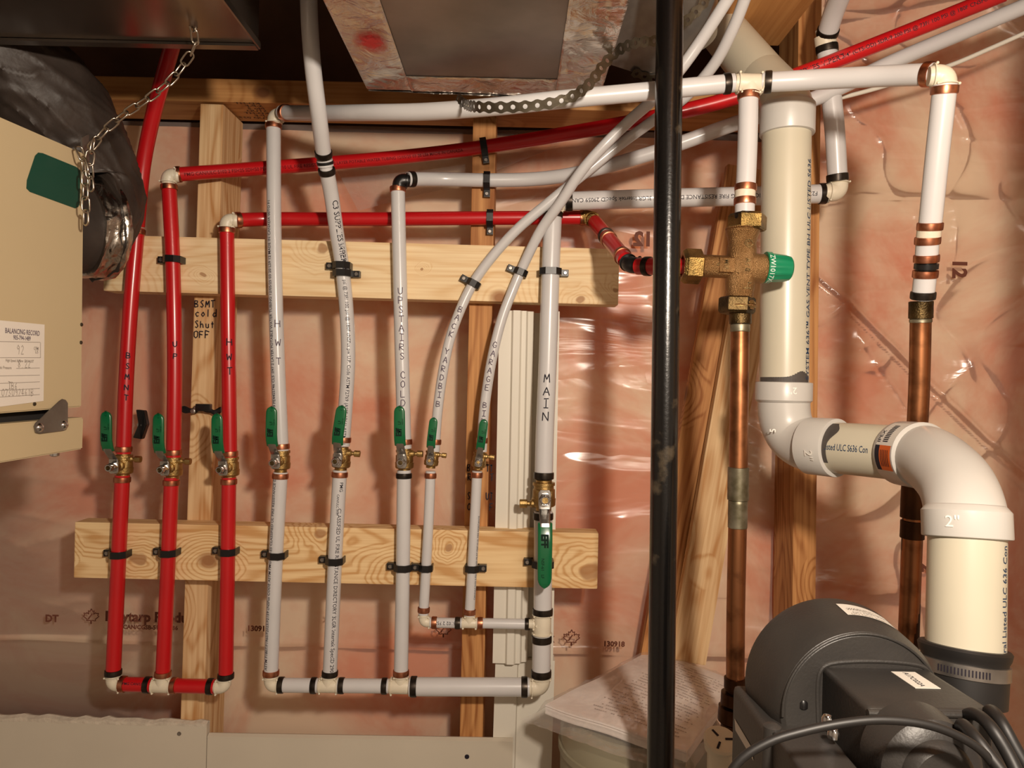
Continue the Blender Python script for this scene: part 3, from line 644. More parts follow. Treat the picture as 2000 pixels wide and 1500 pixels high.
d1 = slab('drywall_sheet', 'drywall strip with a torn top edge at bottom left', -500, 404, (1386, 1411), Ys-.0125-.0005, rough=True)
d2 = slab('drywall_sheet', 'lower drywall strip with a clean top edge and one black screw hole', 405, 1002, (1436, 1446), Ys-.0125)
for d, px, py, r, m in ((d1, 350, 1433, .0035, M_steel), (d2, 912, 1478, .0038, M_ink)):
    bm = bmesh.new(); lathe(bm, P(px, py, Ys-.0130), -EY, [(0, r), (.0008, r*.9), (.0008, r*.4), (.0003, r*.3)], 14); obj('screw', bm, m, d)
# white moulded trim standing beside main pipe
def extr(bm, prof, z0, z1, x0, tilt=0.0):
    lo = [V((x0+a, y, z0)) for a, y in prof]; prism(bm, lo, V((tilt, 0, z1-z0)))
a = P(975, 606, Ys-.012); b = P(962, 1300, Ys-.012)
prof = [(0, 1.203), (.020, 1.203), (.023, 1.198), (.034, 1.198), (.037, 1.203), (.044, 1.203), (.047, 1.21), (.056, 1.212), (.058, 1.235), (.086, 1.235), (.086, 1.200), (.0975, 1.200), (.0975, 1.25), (0, 1.25)]
bm = bmesh.new(); extr(bm, prof, b.z+.004, a.z, b.x, (a.x-b.x)*.9)
tw = thing('white_moulding', 'tall white ribbed moulding standing on the wall behind the thick main pipe', 'moulding', b)
obj('upper_length', bm, M_trim, tw, flat=True)
bm = bmesh.new(); b2 = P(958, 1500, Ys-.01)
extr(bm, [(0, 1.213), (.036, 1.213), (.038, 1.222), (.0975, 1.222), (.0975, 1.25), (0, 1.25)], CZ-.82, b.z+.003, b2.x+.001, .003)
obj('lower_length', bm, M_trim, tw, flat=True)
# poly flap (loose triangle) and printing on the sheet
bm = bmesh.new(); f = [P(650, 318, 1.29), P(1090, 285, 1.285), P(900, 360, 1.28), P(700, 412, 1.275)]
vs = [bm.verts.new(p) for p in f]; bm.faces.new((vs[0], vs[1], vs[2])); bm.faces.new((vs[0], vs[2], vs[3])); bmesh.ops.subdivide_edges(bm, edges=bm.edges[:], cuts=8, use_grid_fill=True)
for v in bm.verts: v.co.y += .004*noise.noise(v.co*14)
tag(obj('plastic_flap', bm, M_bag, None, ang=180), 'loose triangular flap of clear plastic between the red and white sloping pipes', 'plastic flap')
def onpoly(px, py, text, size, mat=M_inkpoly, mirror=False, rot=0, sx=1.0):
    O = P(px, py, Yp0-.015); c_, s_ = cos(rot), sin(rot)
    printed('lettering', text, size, planemap(O, V((c_, 0, s_)), V((-s_, 0, c_)), -EY, 0), poly, mat, mirror=mirror, sx=sx, bold=.045)
WL[poly.name] = poly.location.copy()
LEAF = [(0,1),(.13,.72),(.3,.8),(.24,.42),(.46,.62),(.5,.5),(.76,.55),(.66,.32),(.8,.22),(.42,-.08),(.46,-.25),(.04,-.2),(.03,-.55),(-.03,-.55),(-.04,-.2),(-.46,-.25),(-.42,-.08),(-.8,.22),(-.66,.32),(-.76,.55),(-.5,.5),(-.46,.62),(-.24,.42),(-.3,.8),(-.13,.72)]
def leaf(px, py, s):
    O = P(px, py, Yp0-.012); bm = bmesh.new(); pts = [(a*s, b*s) for a, b in LEAF]; ribbon(bm, pts+[pts[0]], s*.10, planemap(O, EX, EZ, -EY, 0)); ribbon(bm, [(-.3*s, -.1*s), (.1*s, .5*s)], s*.12, planemap(O, EX, EZ, -EY, 0))
    obj('printed_leaf', bm, M_inkpoly, poly, flat=True)
onpoly(88, 1214, 'DT', .017); leaf(178, 1208, .017); onpoly(205, 1212, 'Polytarp Products', .0235); onpoly(240, 1228, 'CAN/CGSB-51.34-M86', .010)
onpoly(482, 1232, '130918', .013); leaf(866, 1234, .017); onpoly(1070, 1254, 'X', .015); leaf(1116, 1250, .018); onpoly(1178, 1262, '130918', .0125); onpoly(1478, 1266, 'DT', .016)
onpoly(1862, 505, '12', .034, rot=-pi/2); onpoly(1275, 480, '12', .034, mirror=True); onpoly(1800, 1100, '2', .03, rot=-pi/2)
onpoly(640, 1206, 'X', .013)
# unseen post added off-frame at right to shade the wall's right end
bm = bmesh.new(); box(bm, V((.665, .70, CEIL/2)), EX, EY, EZ, .07, .045, CEIL/2, .002); struct('shade_post', bm, W_stud)
# ================================================================== PIPES ON THE BOARDS
DN, UP, LF, RT, FW = -EZ, EZ, -EX, EX, -EY
def dvec(a, b): return (P(*b)-P(*a)).normalized()
G1, G2, G3 = 'red hot water pipes', 'white cold water pipes', 'thin white pipes'
# red 1
pipe('red_pipe', 'red pipe rising from the leftmost valve and ending under the black flexible duct', 'pipe', [(268, 446, YP), (255, 600, YP), (246, 750, YP), (241, 886, YP)], R34, M_red, [(267, 453, Cu), (241, 877, Cu)], prints=[('hand', 243, 700, 'BSMNT', .0085, .12, -1, M_ink, .0165)])
pipe('red_pipe', 'red pipe curving up behind the hanging chain at top left', 'pipe', [(345, 60, 1.06), (322, 140, 1.10), (298, 230, 1.13), (280, 320, 1.15), (268, 442, YP)], R34, M_red)
pipe('red_pipe', 'red pipe below the leftmost valve, down to the bottom corner', 'pipe', [(239, 928, YP), (232, 1080, YP), (221, 1318, YP)], R34, M_red, [(239, 937, Cu), (221, 1313, Dk)])
# red 2
pipe('red_pipe', 'red pipe marked UP above the second valve from left', 'pipe', [(330, 362, YP), (337, 500, YP), (341, 700, YP), (339, 893, YP)], R34, M_red, [(330, 366, Cu), (339, 884, Cu)], prints=[('hand', 336, 678, 'UP', .0085, .1, -1, M_ink, .0185)])
pipe('red_pipe', 'middle red pipe below its valve, down to the bottom tee', 'pipe', [(335, 932, YP), (329, 1080, YP), (318, 1322, YP)], R34, M_red, [(335, 943, Cu), (318, 1316, Cu)])
# red 3
pipe('red_pipe', 'red pipe marked HWT above the third valve from left', 'pipe', [(443, 446, YP), (445, 600, YP), (449, 893, YP)], R34, M_red, [(443, 451, Cu), (449, 886, Cu)], prints=[('hand', 444, 675, 'HWT', .0105, .1, -1, M_ink, .023)])
pipe('red_pipe', 'third red pipe below its valve, down to the bottom corner', 'pipe', [(447, 932, YP), (445, 1080, YP), (441, 1325, YP)], R34, M_red, [(447, 941, Cu), (441, 1320, Dk)])
# manifold red
pipe('red_pipe', 'short red pipe between the bottom left corner and the red tee', 'pipe', [(236, 1336, YP), (298, 1338, YP)], R34, M_red, [(240, 1336, Cu), (288, 1338, Dk)], prints=[('print', 245, 1338, 'PMG CAN/ULC S101', .0055, -.1, 1, M_ink)])
pipe('red_pipe', 'short red pipe right of the red tee at the bottom', 'pipe', [(336, 1339, YP), (420, 1341, YP)], R34, M_red, [(340, 1339, Cu), (411, 1341, Dk)])
elbow('pipe_elbow', 'cream elbow at the bottom left corner of the red pipes', 221, 1336, YP, UP, RT, R34)
tee('pipe_tee', 'cream tee joining the three red pipes at the bottom', 317, 1339, YP, LF, RT, UP, R34)
elbow('pipe_elbow', 'cream elbow at the bottom right corner of the red pipes', 438, 1341, YP, UP, LF, R34)
# upper horizontals
elbow('pipe_elbow', 'cream elbow atop the second red pipe from left', 329, 342, YP, DN, (RT+EY*.25), R34)
pipe('red_pipe', 'long red pipe sloping up across the wall to the upper right corner', 'pipe', [(344, 341, YP+.006), (480, 331, 1.195), (640, 319, 1.2), (800, 305, 1.2), (945, 287, 1.199), (1100, 262, 1.16), (1270, 231, 1.12), (1430, 192, 1.10), (1570, 142, 1.08), (1750, 72, 1.05), (1960, -12, 1.02)], R34, M_red, [(350, 340, Cu)],
     prints=[('print', 360, 336, 'PMG CAN/ULC S102 2 FSI<25 SDI<50 PE-RT PE4710 UL FIRE RESISTANCE', .0072, -.30, 1, M_inkr), ('print', 655, 315, '2 LAYER POTABLE WATER TUBING 12/05/25 03 20 LS6 MADE IN CANADA', .0064, -.25, 1, M_inkr), ('print', 1540, 152, 'SUPPLIES VIPERT', .0105, -.1, 1, M_ink), ('print', 1640, 114, '3/4" (CTS-OD) SDR-9 200 PSI @ 73F/ 100 PSI @ 180F CNSFUS PW', .0075, -.05, 1, M_ink)])
elbow('pipe_elbow', 'cream elbow atop the third red pipe from left', 443, 430, YP, DN, (RT+EY*.25), R34)
pipe('red_pipe', 'level red pipe crossing behind the white pipes above the upper board', 'pipe', [(460, 430, YP+.006), (520, 428, 1.195), (700, 428, YH), (957, 426, YH), (1146, 425, 1.198)], R34, M_red, [(466, 430, Cu), (1137, 425, Cu)])
# white 4
pipe('white_pipe', 'white pipe marked HWT above the fourth valve from left', 'pipe', [(534, 240, 1.168), (536, 480, YP), (542, 700, YP), (550, 882, YP)], R34, M_white, [(533, 247, Cu), (550, 872, Cu)], prints=[('print', 542, 865, 'PE-RT PE4710 SDR-9 PE4455746 CL5 .097 2 LAYER POTABLE WATER TUBING 12/05/25 03 20 LS9 12 MADE IN CANADA 00TO F1', .0068, -.55, -1, M_ink), ('hand', 541, 640, 'HWT', .0110, .15, -1, M_inkv, .029)])
pipe('white_pipe', 'white pipe below the fourth valve from left', 'pipe', [(548, 922, YP), (538, 1100, YP), (529, 1320, YP)], R34, M_white, [(547, 930, Cu), (529, 1314, Cu)], prints=[('print', 530, 1305, 'ASTM F1807/F1960/F2023/F2159 cNSFus CODE ASTM PMG ICC-ES CLASSIFIED UL FIRE RESISTANCE DIRECTORY 3LGR', .0068, -.60, -1, M_ink)])
elbow('pipe_elbow', 'cream elbow below the long white pipe under the duct, at left', 536, 226, 1.166, DN, (RT+FW*.30), R34)
pipe('white_pipe', 'long white pipe running under the foil duct to the brass-fed tee', 'pipe', [(551, 220, 1.15), (620, 221, 1.09), (720, 220, 1.02), (833, 218, .975), (970, 208, .935), (1100, 194, .920), (1250, 180, .913), (1434, 162, .907)], R34, M_white, [(558, 220, Cu), (1420, 164, Dk)])
# white 5
pipe('white_pipe', 'white pipe coming down from the ceiling between the two ducts', 'pipe', [(602, -30, .95), (605, 50, .965), (611, 130, .985), (622, 220, 1.02), (632, 300, 1.07)], R34, M_white, [(632, 303, Dk)])
coupling('pipe_coupling', 'white coupling with a black band on the pipe coming down from the ceiling', 635, 318, 1.083, dvec((630, 290, 1.07), (640, 345, 1.09)), R34, M_white)
bm = bmesh.new(); p_ = P(635, 317.5, 1.083); lathe(bm, p_, dvec((630, 290, 1.07), (640, 345, 1.09)), [(-.0022, R34*1.04), (-.002, R34*1.12), (.002, R34*1.12), (.0022, R34*1.04)], 24); tag(obj('crimp_band', bm, M_blackp), 'thin black band between two crimp rings on the ceiling pipe', 'band')
pipe('white_pipe', 'white pipe with printed lettering above the fifth valve from left', 'pipe', [(638, 333, 1.09), (647, 380, 1.115), (657, 450, 1.145), (668, 520, YP), (677, 610, YP), (680, 700, YP), (675, 790, YP), (669, 871, YP)], R34, M_white, [(638, 335, Dk), (669, 859, Cu)],
     prints=[('print', 652, 385, 'C3 SUPPLIES VIPERT\u00ae', .0125, .0, 1, M_ink), ('print', 667, 472, '3/4" (CTS-OD)', .0085, .0, 1, M_ink), ('print', 675, 548, 'psi @ 73F/ 100 psi @ 180F cNSFus pw U.P. Code ASTM F2769 (ASSE 1061) ASTM F1807/F1960/F2023/F2159) cNSFus', .0073, -.10, 1, M_ink)])
pipe('white_pipe', 'white pipe with upright lettering below the fifth valve from left', 'pipe', [(664, 918, YP), (655, 1080, YP), (644, 1322, YP)], R34, M_white, [(663, 927, Cu), (644, 1315, Dk)],
     prints=[('print', 657, 940, 'PMG', .0075, .1, 1, M_ink), ('print', 660, 963, 'CAN/ULC S101', .0050, -.2, 1, M_ink), ('print', 656, 990, 'CLASSIFIED UL FIRE RESISTANCE DIRECTORY 3LGR Intertek SpecID 29059 CAN/ULC S102 2 FSI<25 SDI<50 PE-RT PE4710', .0082, .0, 1, M_ink)])
# white 6
elbow('pipe_elbow', 'black elbow atop the sixth upright pipe', 780, 352, YP, DN, (RT+EY*.25), R34, M_blackp, bumps=False)
pipe('white_pipe', 'white pipe marked UPSTAIRS COLD below the black elbow', 'pipe', [(777, 366, YP), (780, 500, YP), (785, 700, YP), (790, 876, YP)], R34, M_white, [(777, 370, Cu), (790, 863, Cu)], prints=[('hand', 781, 576, 'UPSTAIRS COLD', .0105, .05, -1, M_inkv, .0145)])
pipe('white_pipe', 'plain white pipe below the sixth valve from left', 'pipe', [(789, 918, YP), (787, 1100, YP), (783, 1322, YP)], R34, M_white, [(789, 929, Dk), (783, 1314, Cu)])
pipe('white_pipe', 'white pipe running right from the black elbow and rising to the upper right corner', 'pipe', [(796, 350, YP+.006), (860, 350, 1.198), (950, 352, YH), (1040, 350, 1.198), (1120, 340, 1.18), (1270, 300, 1.15), (1440, 240, 1.12), (1590, 193, 1.10), (1750, 118, 1.09), (1900, 55, 1.07), (2060, -12, 1.05)], R34, M_white, [(803, 350, Dk)])
# white manifold
elbow('pipe_elbow', 'cream elbow at the bottom left corner of the white pipes', 529, 1338, YP, UP, RT, R34)
pipe('white_pipe', 'short white pipe between the white corner elbow and the first white tee', 'pipe', [(545, 1338, YP), (622, 1339, YP)], R34, M_white, [(549, 1338, Dk), (613, 1339, Dk)])
tee('pipe_tee', 'cream tee below the fifth pipe from left', 642, 1339, YP, LF, RT, UP, R34)
pipe('white_pipe', 'short white pipe between the two cream bottom tees', 'pipe', [(660, 1339, YP), (760, 1340, YP)], R34, M_white, [(667, 1339, Dk), (751, 1340, Dk)])
tee('pipe_tee', 'larger cream tee below the sixth pipe from left', 783, 1340, YP, LF, RT, UP, R34*1.1, R34, arm=.020)
pipe('white_pipe', 'thick white pipe along the bottom, right of the larger tee', 'pipe', [(800, 1341, YP-.003), (1034, 1342, YP-.003)], R1, M_white, [(808, 1341, Dk), (1024, 1342, Dk)], ringh=.010)
elbow('pipe_elbow', 'cream elbow at the foot of the thick main pipe', 1057, 1342, YP-.004, UP, LF, R1, arm=.021)
# thin pipes 7, 8
Y7 = 1.166
pipe('thin_white_pipe', 'thin white pipe marked BACKYARD BIB, curving up to the right', 'pipe', [(849, 882, Y7), (853, 820, Y7), (863, 740, Y7), (878, 665, Y7), (899, 605, Y7), (925, 552, Y7), (960, 503, 1.16), (1010, 448, 1.15), (1070, 397, 1.14), (1140, 340, 1.13), (1210, 283, 1.12), (1275, 236, 1.11), (1340, 188, 1.07), (1395, 125, 1.03), (1432, 55, .99), (1465, -30, .95)], R12, M_white, [(850, 862, Cu)],
     prints=[('hand', 903, 612, 'BACK YARDBIB', .0090, .0, 1, M_inkv, .0138)])
pipe('thin_white_pipe', 'thin white pipe marked GARAGE BIB, curving up and crossing in front', 'pipe', [(941, 882, Y7), (944, 820, Y7), (951, 760, Y7), (963, 690, Y7), (981, 620, Y7), (1000, 570, Y7), (1017, 530, Y7), (1055, 452, 1.145), (1095, 395, 1.12), (1135, 335, 1.095), (1180, 284, 1.08), (1230, 235, 1.07), (1275, 195, 1.03), (1325, 140, 1.0), (1370, 78, .98), (1430, -15, .94)], R12, M_white, [(941, 860, Cu)],
     prints=[('hand', 967, 680, 'GARAGE BIB', .0090, .0, 1, M_inkv, .0135)])
pipe('thin_white_pipe', 'thin white pipe below the small valve, left of the two', 'pipe', [(841, 920, Y7), (837, 1020, Y7), (827, 1200, Y7)], R12, M_white, [(840, 929, Cu), (828, 1191, Cu)])
pipe('thin_white_pipe', 'thin white pipe in front of the rough stud, below the right small valve', 'pipe', [(932, 920, Y7), (926, 1040, Y7), (917, 1202, Y7)], R12, M_white, [(931, 928, Cu), (917, 1195, Cu)], prints=[('print', 925, 1170, 'CAN/ULC S102 2 FSI<25 SDI<50 PE-RT PE4710 UL FIRE RESISTANCE', .0045, 1.1, -1, M_ink)])
elbow('pipe_elbow', 'small cream elbow at the foot of the left thin pipe', 827, 1215, Y7, UP, RT, R12, arm=.013)
pipe('thin_white_pipe', 'very short thin pipe between the small elbow and the small tee', 'pipe', [(840, 1216, Y7), (902, 1217, Y7)], R12, M_white, [(848, 1216, Cu), (894, 1217, Dk)], prints=[('print', 890, 1217, 'S102 2 FSI', .0072, .2, -1, M_ink)])
tee('pipe_tee', 'small cream tee at the foot of the right thin pipe', 917, 1217, Y7, LF, RT, UP, R12, arm=.014)
pipe('thin_white_pipe', 'thin white pipe from the small tee to the main pipe', 'pipe', [(931, 1217, Y7), (1037, 1219, Y7)], R12, M_white, [(938, 1217, Cu), (1030, 1219, Dk)])
# main 9
pipe('main_pipe', 'thick white pipe marked MAIN above the right-hand valve', 'pipe', [(1080, 412, YP-.005), (1075, 540, YP-.005), (1070, 700, YP-.005), (1064, 850, YP-.005), (1062, 934, YP-.005)], R1, M_white, [(1079, 418, Dk), (1062, 929, Dk)], prints=[('hand', 1068, 748, 'MAIN', .0135, .0, -1, M_ink, .0195)], ringh=.011)
pipe('main_pipe', 'thick white pipe below the main valve, behind its green lever', 'pipe', [(1061, 998, YP-.005), (1060, 1200, YP-.005)], R1, M_white, [(1061, 1008, Dk), (1060, 1195, Dk)], ringh=.011)
tee('pipe_tee', 'cream reducing tee where the thin pipe meets the main pipe', 1059, 1219, YP-.005, UP, DN, LF, R1, R12, arm=.019)
pipe('main_pipe', 'short thick white pipe between the reducing tee and the bottom elbow', 'pipe', [(1058, 1240, YP-.005), (1057, 1322, YP-.005)], R1, M_white, [(1058, 1248, Dk), (1057, 1315, Dk)], ringh=.011)
elbow('pipe_elbow', 'cream elbow at the top of the thick main pipe', 1081, 396, YP-.008, DN, RT, R1, arm=.021)
pipe('main_pipe', 'thick white pipe running right from the main elbow behind the black pipe', 'pipe', [(1104, 393, 1.152), (1300, 387, 1.14), (1500, 382, 1.135), (1617, 378, 1.13)], R1, M_white, [(1112, 393, Dk), (1607, 379, Dk)], prints=[('print', 1590, 370, 'F2769) C  CSA B137.18 ICC-ES PMG FIRE RESISTANCE DIRECTORY 3LGR Intertek SpecID 29059 CAN', .0085, .25, -1, M_ink)], ringh=.011)
elbow('pipe_elbow', 'cream elbow right of the vent pipe turning the thick pipe upwards', 1637, 376, 1.125, UP, LF, R1, arm=.021)
pipe('main_pipe', 'thick white pipe rising right of the orange stud', 'pipe', [(1636, 353, 1.12), (1630, 250, 1.11), (1624, 190, 1.105), (1615, 92, 1.10)], R1, M_white, [(1636, 347, Dk), (1614, 96, Dk)], ringh=.011)
coupling('pipe_coupling', 'cream coupling at the top of the riser beside the orange stud', 1612, 79, 1.098, dvec((1614, 90, 1.1), (1611, 66, 1.097)), R1*1.02, arm=.016)
pipe('main_pipe', 'white pipe leaning into the ceiling at the top right', 'pipe', [(1615, 68, 1.095), (1630, 20, 1.06), (1660, -50, 1.0)], R1, M_white, [(1617, 62, Dk)], ringh=.010)
pipe('grey_tube', 'narrow grey tube slanting to the right edge', 'tube', [(1550, 212, 1.13), (1592, 203, 1.13), (1700, 176, 1.13), (1780, 152, 1.13), (1860, 126, 1.12), (1940, 92, 1.11), (2060, 38, 1.10)], .0033, M_trim, seg=12)
# ---------------------------------------------------------------- valves
def vv(label, px, py, top, bot, **k):
    return valve(label, px, py, k.pop('Y', YP), dvec(bot+(YP,), top+(YP,)), **k)
vv('leftmost ball valve with a green lever, on the red pipe marked BSMNT', 241, 908, (241, 870), (239, 940), bleed=1, tilt=-.03)
vv('second ball valve from left with a green lever, on the red pipe marked UP', 338, 912, (339, 870), (336, 950), bleed=1, tilt=-.03)
vv('third ball valve from left, on the red pipe marked HWT, without a drain cap', 449, 912, (449, 870), (448, 950), bleed=0, tilt=-.02)
vv('fourth ball valve from left, on the white pipe marked HWT, no drain cap', 549, 899, (550, 870), (548, 930), bleed=0, tilt=-.02)
vv('fifth ball valve from left with a green lever tilted right, brass drain cap', 667, 896, (669, 860), (664, 930), bleed=1, tilt=.07)
vv('sixth ball valve from left on the UPSTAIRS COLD pipe, brass drain cap', 790, 898, (790, 860), (789, 930), bleed=1, tilt=-.02)
vv('small ball valve on the thin pipe marked BACKYARD BIB', 843, 896, (848, 860), (840, 930), bleed=1, size='S', Y=Y7, tilt=.0)
vv('small ball valve on the thin pipe in front of the rough stud', 936, 899, (941, 860), (931, 930), bleed=1, size='S', Y=Y7, tilt=.0)
vv('large main ball valve with its green lever hanging down', 1062, 967, (1062, 930), (1061, 1005), bleed=-1, size='L', up=-1, Y=YP-.005, tilt=.0)
# ---------------------------------------------------------------- clamps
def cl(label, px, py, r, side, T=UP, Y=YP, **k): clamp(label, px, py, Y, T, r, side, wall=abs(Yb-Y)-.0003 if 'wall' not in k else k.pop('wall'), **k)
cl('black clamp holding the red pipe marked UP to the upper board', 338, 507, R34, -1)
cl('upper of two stacked black clamps on the fifth pipe, tab to the left', 668, 519, R34, -1)
cl('lower of two stacked black clamps on the fifth pipe, tab to the right', 669, 534, R34+.0004, 1)
cl('tilted black clamp on the thin BACKYARD BIB pipe at the upper board', 925, 554, R12, -1, dvec((912, 580, 1), (940, 528, 1)), Y7)
cl('tilted black clamp on the thin GARAGE BIB pipe at the upper board', 1017, 532, R12, -1, dvec((1008, 555, 1), (1028, 507, 1)), Y7)
cl('shiny black clamp holding the main pipe to the upper board', 1075, 531, R1, 1, Y=YP-.005)
cl('black clamp on the leftmost red pipe at the lower board', 232, 1082, R34, -1)
cl('black clamp on the middle red pipe at the lower board', 329, 1079, R34, -1)
cl('black clamp on the third red pipe at the lower board', 445, 1077, R34, -1)
cl('black clamp on the fourth pipe at the lower board', 541, 1084, R34, -1)
cl('black clamp on the fifth pipe at the lower board', 654, 1095, R34, -1)
cl('black clamp on the sixth pipe at the lower board', 787, 1108, R34, -1)
cl('black clamp on the left thin pipe at the lower board', 832, 1109, R12, -1, Y=Y7)
cl('black clamp on the right thin pipe at the lower board, bright screw at right', 922, 1110, R12, 1, Y=Y7)
cl('black clamp half hidden behind the hanging green lever', 1060, 1101, R1, -1, Y=YP-.005)
for lb, py, px, T in (('topmost black clamp on the rough stud, holding the sloping red pipe', 287, 945, dvec((900, 293, 1), (990, 279, 1))), ('middle black clamp on the rough stud, holding the white pipe', 353, 951, RT), ('lowest black clamp on the rough stud, holding the level red pipe', 427, 957, RT)):
    clamp(lb, px, py, YH, T, R34, -1, wall=.0148, tab=.011)
# loose strap pieces
bm = bmesh.new(); C = P(277, 828, 1.285)
prism(bm, [P(265, 800, 1.285), P(281, 802, 1.285), P(286, 829, 1.28), P(276, 858, 1.285), P(259, 855, 1.285), P(270, 829, 1.28)], EY*.012, .001)
t = thing('loose_clamp', 'bent black clamp fixed alone to the plastic right of the leftmost red pipe', 'pipe clamp', C)
obj('band', bm, M_blackp, t, flat=True)
bm = bmesh.new(); lathe(bm, P(272, 830, 1.284), FW, [(0, .004), (.001, .0038), (.0016, .002)], 12); obj('screw', bm, M_steel, t)
t = thing('cable_clamp', 'black strap with two bright screws on the stud between the second and third pipes', 'pipe clamp', P(395, 800, Ys))
bm = bmesh.new(); pts = [P(356, 799, 1.205), P(375, 802, 1.205), P(392, 798, 1.203), P(408, 800, 1.203), P(420, 806, 1.203), P(432, 800, 1.205)]
pa = Path(pts, .003); strip(bm, [(p, FW, .0048*(1+.25*sin(i*1.1)), .002) for i, p in enumerate(pa.p)], UP); obj('strap', bm, M_blackp, t)
bm = bmesh.new(); box(bm, P(398, 796, 1.200), EX, EY, EZ, .012, .005, .006, .002); obj('block', bm, M_blackp, t)
for px, py in ((377, 803), (384, 797)):
    bm = bmesh.new(); lathe(bm, P(px, py, 1.201), FW, [(0, .0042), (.001, .004), (.0018, .0025)], 14); obj('screw', bm, M_steel, t)
# ================================================================== RED DIAGONAL + TEMPERING VALVE
VY = .912
dR = dvec((1160, 430, 1.185), (1222, 508, 1.01))
elbow('pipe_elbow', 'brass elbow turning the level red pipe towards the viewer', 1153, 424, 1.195, LF, dR, R34, M_nut, bumps=False)
pipe('red_pipe', 'slanting red pipe with two crimp rings right of the upper board', 'pipe', [(1162, 434, 1.175), (1222, 508, 1.01)], R34, M_red, [(1185, 461, Dk), (1189, 467, Cu), (1215, 500, Cu)])
elbow('pipe_elbow', 'glossy black elbow left of the tall black pipe', 1232, 519, .985, -dR, (RT+FW*.45), R34, M_blackp, bumps=False, arm=.018)
pipe('red_pipe', 'short red pipe from the black elbow to the brass mixing valve', 'pipe', [(1246, 520, .972), (1352, 521, VY+.002)], R34, M_red, [(1265, 520, Dk)])
VC = P(1447, 523, VY)
mv = thing('mixing_valve', 'cast bronze mixing valve with a green cap between copper and white pipes', 'valve', VC)
upv = dvec((1441, 620, VY), (1462, 440, VY)); rtv = V((upv.z, 0, -upv.x)); 
upv = dvec((1443, 620, VY), (1452, 440, VY)); rtv = V((upv.z, 0, -upv.x))
def vq(a, b, c=0): return VC+rtv*a+upv*b+FW*c
px2 = VY/FX
bm = bmesh.new()
lathe(bm, VC, upv, [(-82*px2, .019*.95), (-66*px2, .0195*.95), (-62*px2, .0165), (-48*px2, .0165), (-40*px2, .0195*.9), (0, .0195*.95), (40*px2, .0195*.9), (46*px2, .0165), (58*px2, .0178), (66*px2, .0195), (72*px2, .0205), (74*px2, .0195)], 32)
lathe(bm, VC, rtv, [(-78*px2, .0135), (-70*px2, .0138), (-20*px2, .0138), (0, .018), (12*px2, .0182), (42*px2, .018), (50*px2, .0155)], 32)
bmesh.ops.create_uvsphere(bm, u_segments=24, v_segments=16, radius=.0208, matrix=Matrix.Translation(VC))
box(bm, vq(-34*px2, 0, .0095), rtv, upv, FW, .0088, .0085, .0062, .001)
for s in (-1, 1): lathe(bm, vq(0, s*76*px2-.0*s), upv*s, [(-3*px2, .0195), (-2*px2, .0208), (0, .0208), (1*px2, .0195)], 32)
obj('body', bm, M_bronze, mv, ang=40)
bm = bmesh.new(); lathe(bm, vq(8*px2, 64*px2), upv, [(9*px2, .0215), (12*px2, .0235), (36*px2, .0235), (41*px2, .021)], 6, phase=.45); obj('union_nut', bm, M_nut, mv, flat=True)
bm = bmesh.new(); lathe(bm, vq(-4*px2, -62*px2), -upv, [(-4*px2, .020), (-1*px2, .022), (23*px2, .022), (28*px2, .0195)], 6, phase=.75); obj('union_nut', bm, M_nutdk, mv, flat=True)
bm = bmesh.new(); lathe(bm, vq(-78*px2, -2*px2), -rtv, [(-1*px2, .0185), (2*px2, .0215), (30*px2, .0215), (37*px2, .0185), (37*px2, .0138), (30*px2, .0135)], 6, phase=.35, cap=False); obj('union_nut', bm, M_nut, mv, flat=True)
for s in (1, -1):
    bm = bmesh.new(); lathe(bm, vq(0, s*68*px2), upv*s, [(-.001, .0178), (0, .0196), (.002, .0196), (.0025, .0182), (.0035, .0182), (.004, .0200), (.006, .0200), (.007, .018)], 32); obj('thread_collar', bm, M_brass, mv)
kb = thing; bm = bmesh.new(); GL = vq(46*px2, 3*px2)
def knobw(i, a, r): return r*(1+(.045 if (i in (3, 4, 5) and int(a/(2*pi)*24) % 2 == 0) else 0))
prk = [(0, .0185), (1*px2, .0192), (10*px2, .0192), (12*px2, .0168), (20*px2, .0166), (40*px2, .0155), (48*px2, .0148), (51*px2, .0125)]
sweep(bm, [GL+rtv*t for t, r in prk], [r for t, r in prk], 48, [rtv]*8, wob=knobw); obj('adjusting_cap', bm, M_knobg, mv, ang=25, label='green plastic adjusting cap')
def knobmap(u, v):
    ang = -.9+u/.0192; return GL+rtv*(8.5*px2-v)*1.0+(upv*cos(ang+.0)*-1*-1+FW*0)*0+(FW*cos(ang)-upv*sin(ang))*.0195
printed('lettering', 'ZW1017XL', .0085, lambda u, v: GL+rtv*(2.2*px2+v)+(FW*cos(-.75+u/.0195)-upv*sin(-.75+u/.0195))*.01955, mv, M_whiteprint)
printed('lettering', 'MIX', .0072, lambda u, v: vq(-34*px2, .0068, .0161)+(-upv)*u+rtv*(v-.003), mv, M_nutdk)
printed('lettering', 'A1', .009, lambda u, v: vq(0, .0090, .0210)+(-upv)*u+rtv*(v-.001), mv, M_nutdk)
printed('lettering', '8', .009, lambda u, v: vq(0, -.0030, .0212)+(-upv)*u+rtv*(v-.001), mv, M_nutdk)
printed('lettering', 'H', .0135, lambda u, v: vq(0.0045, -.0285, .0172)+(upv)*u+rtv*(-v+.004), mv, M_nutdk)
def circ_arc(c, r, a0, a1, n=20): return [(c[0]+r*cos(a0+(a1-a0)*i/n), c[1]+r*sin(a0+(a1-a0)*i/n)) for i in range(n+1)]
bm = bmesh.new(); mpv = lambda u, v: vq(.003+u, .0272+v, .0172+.0004)
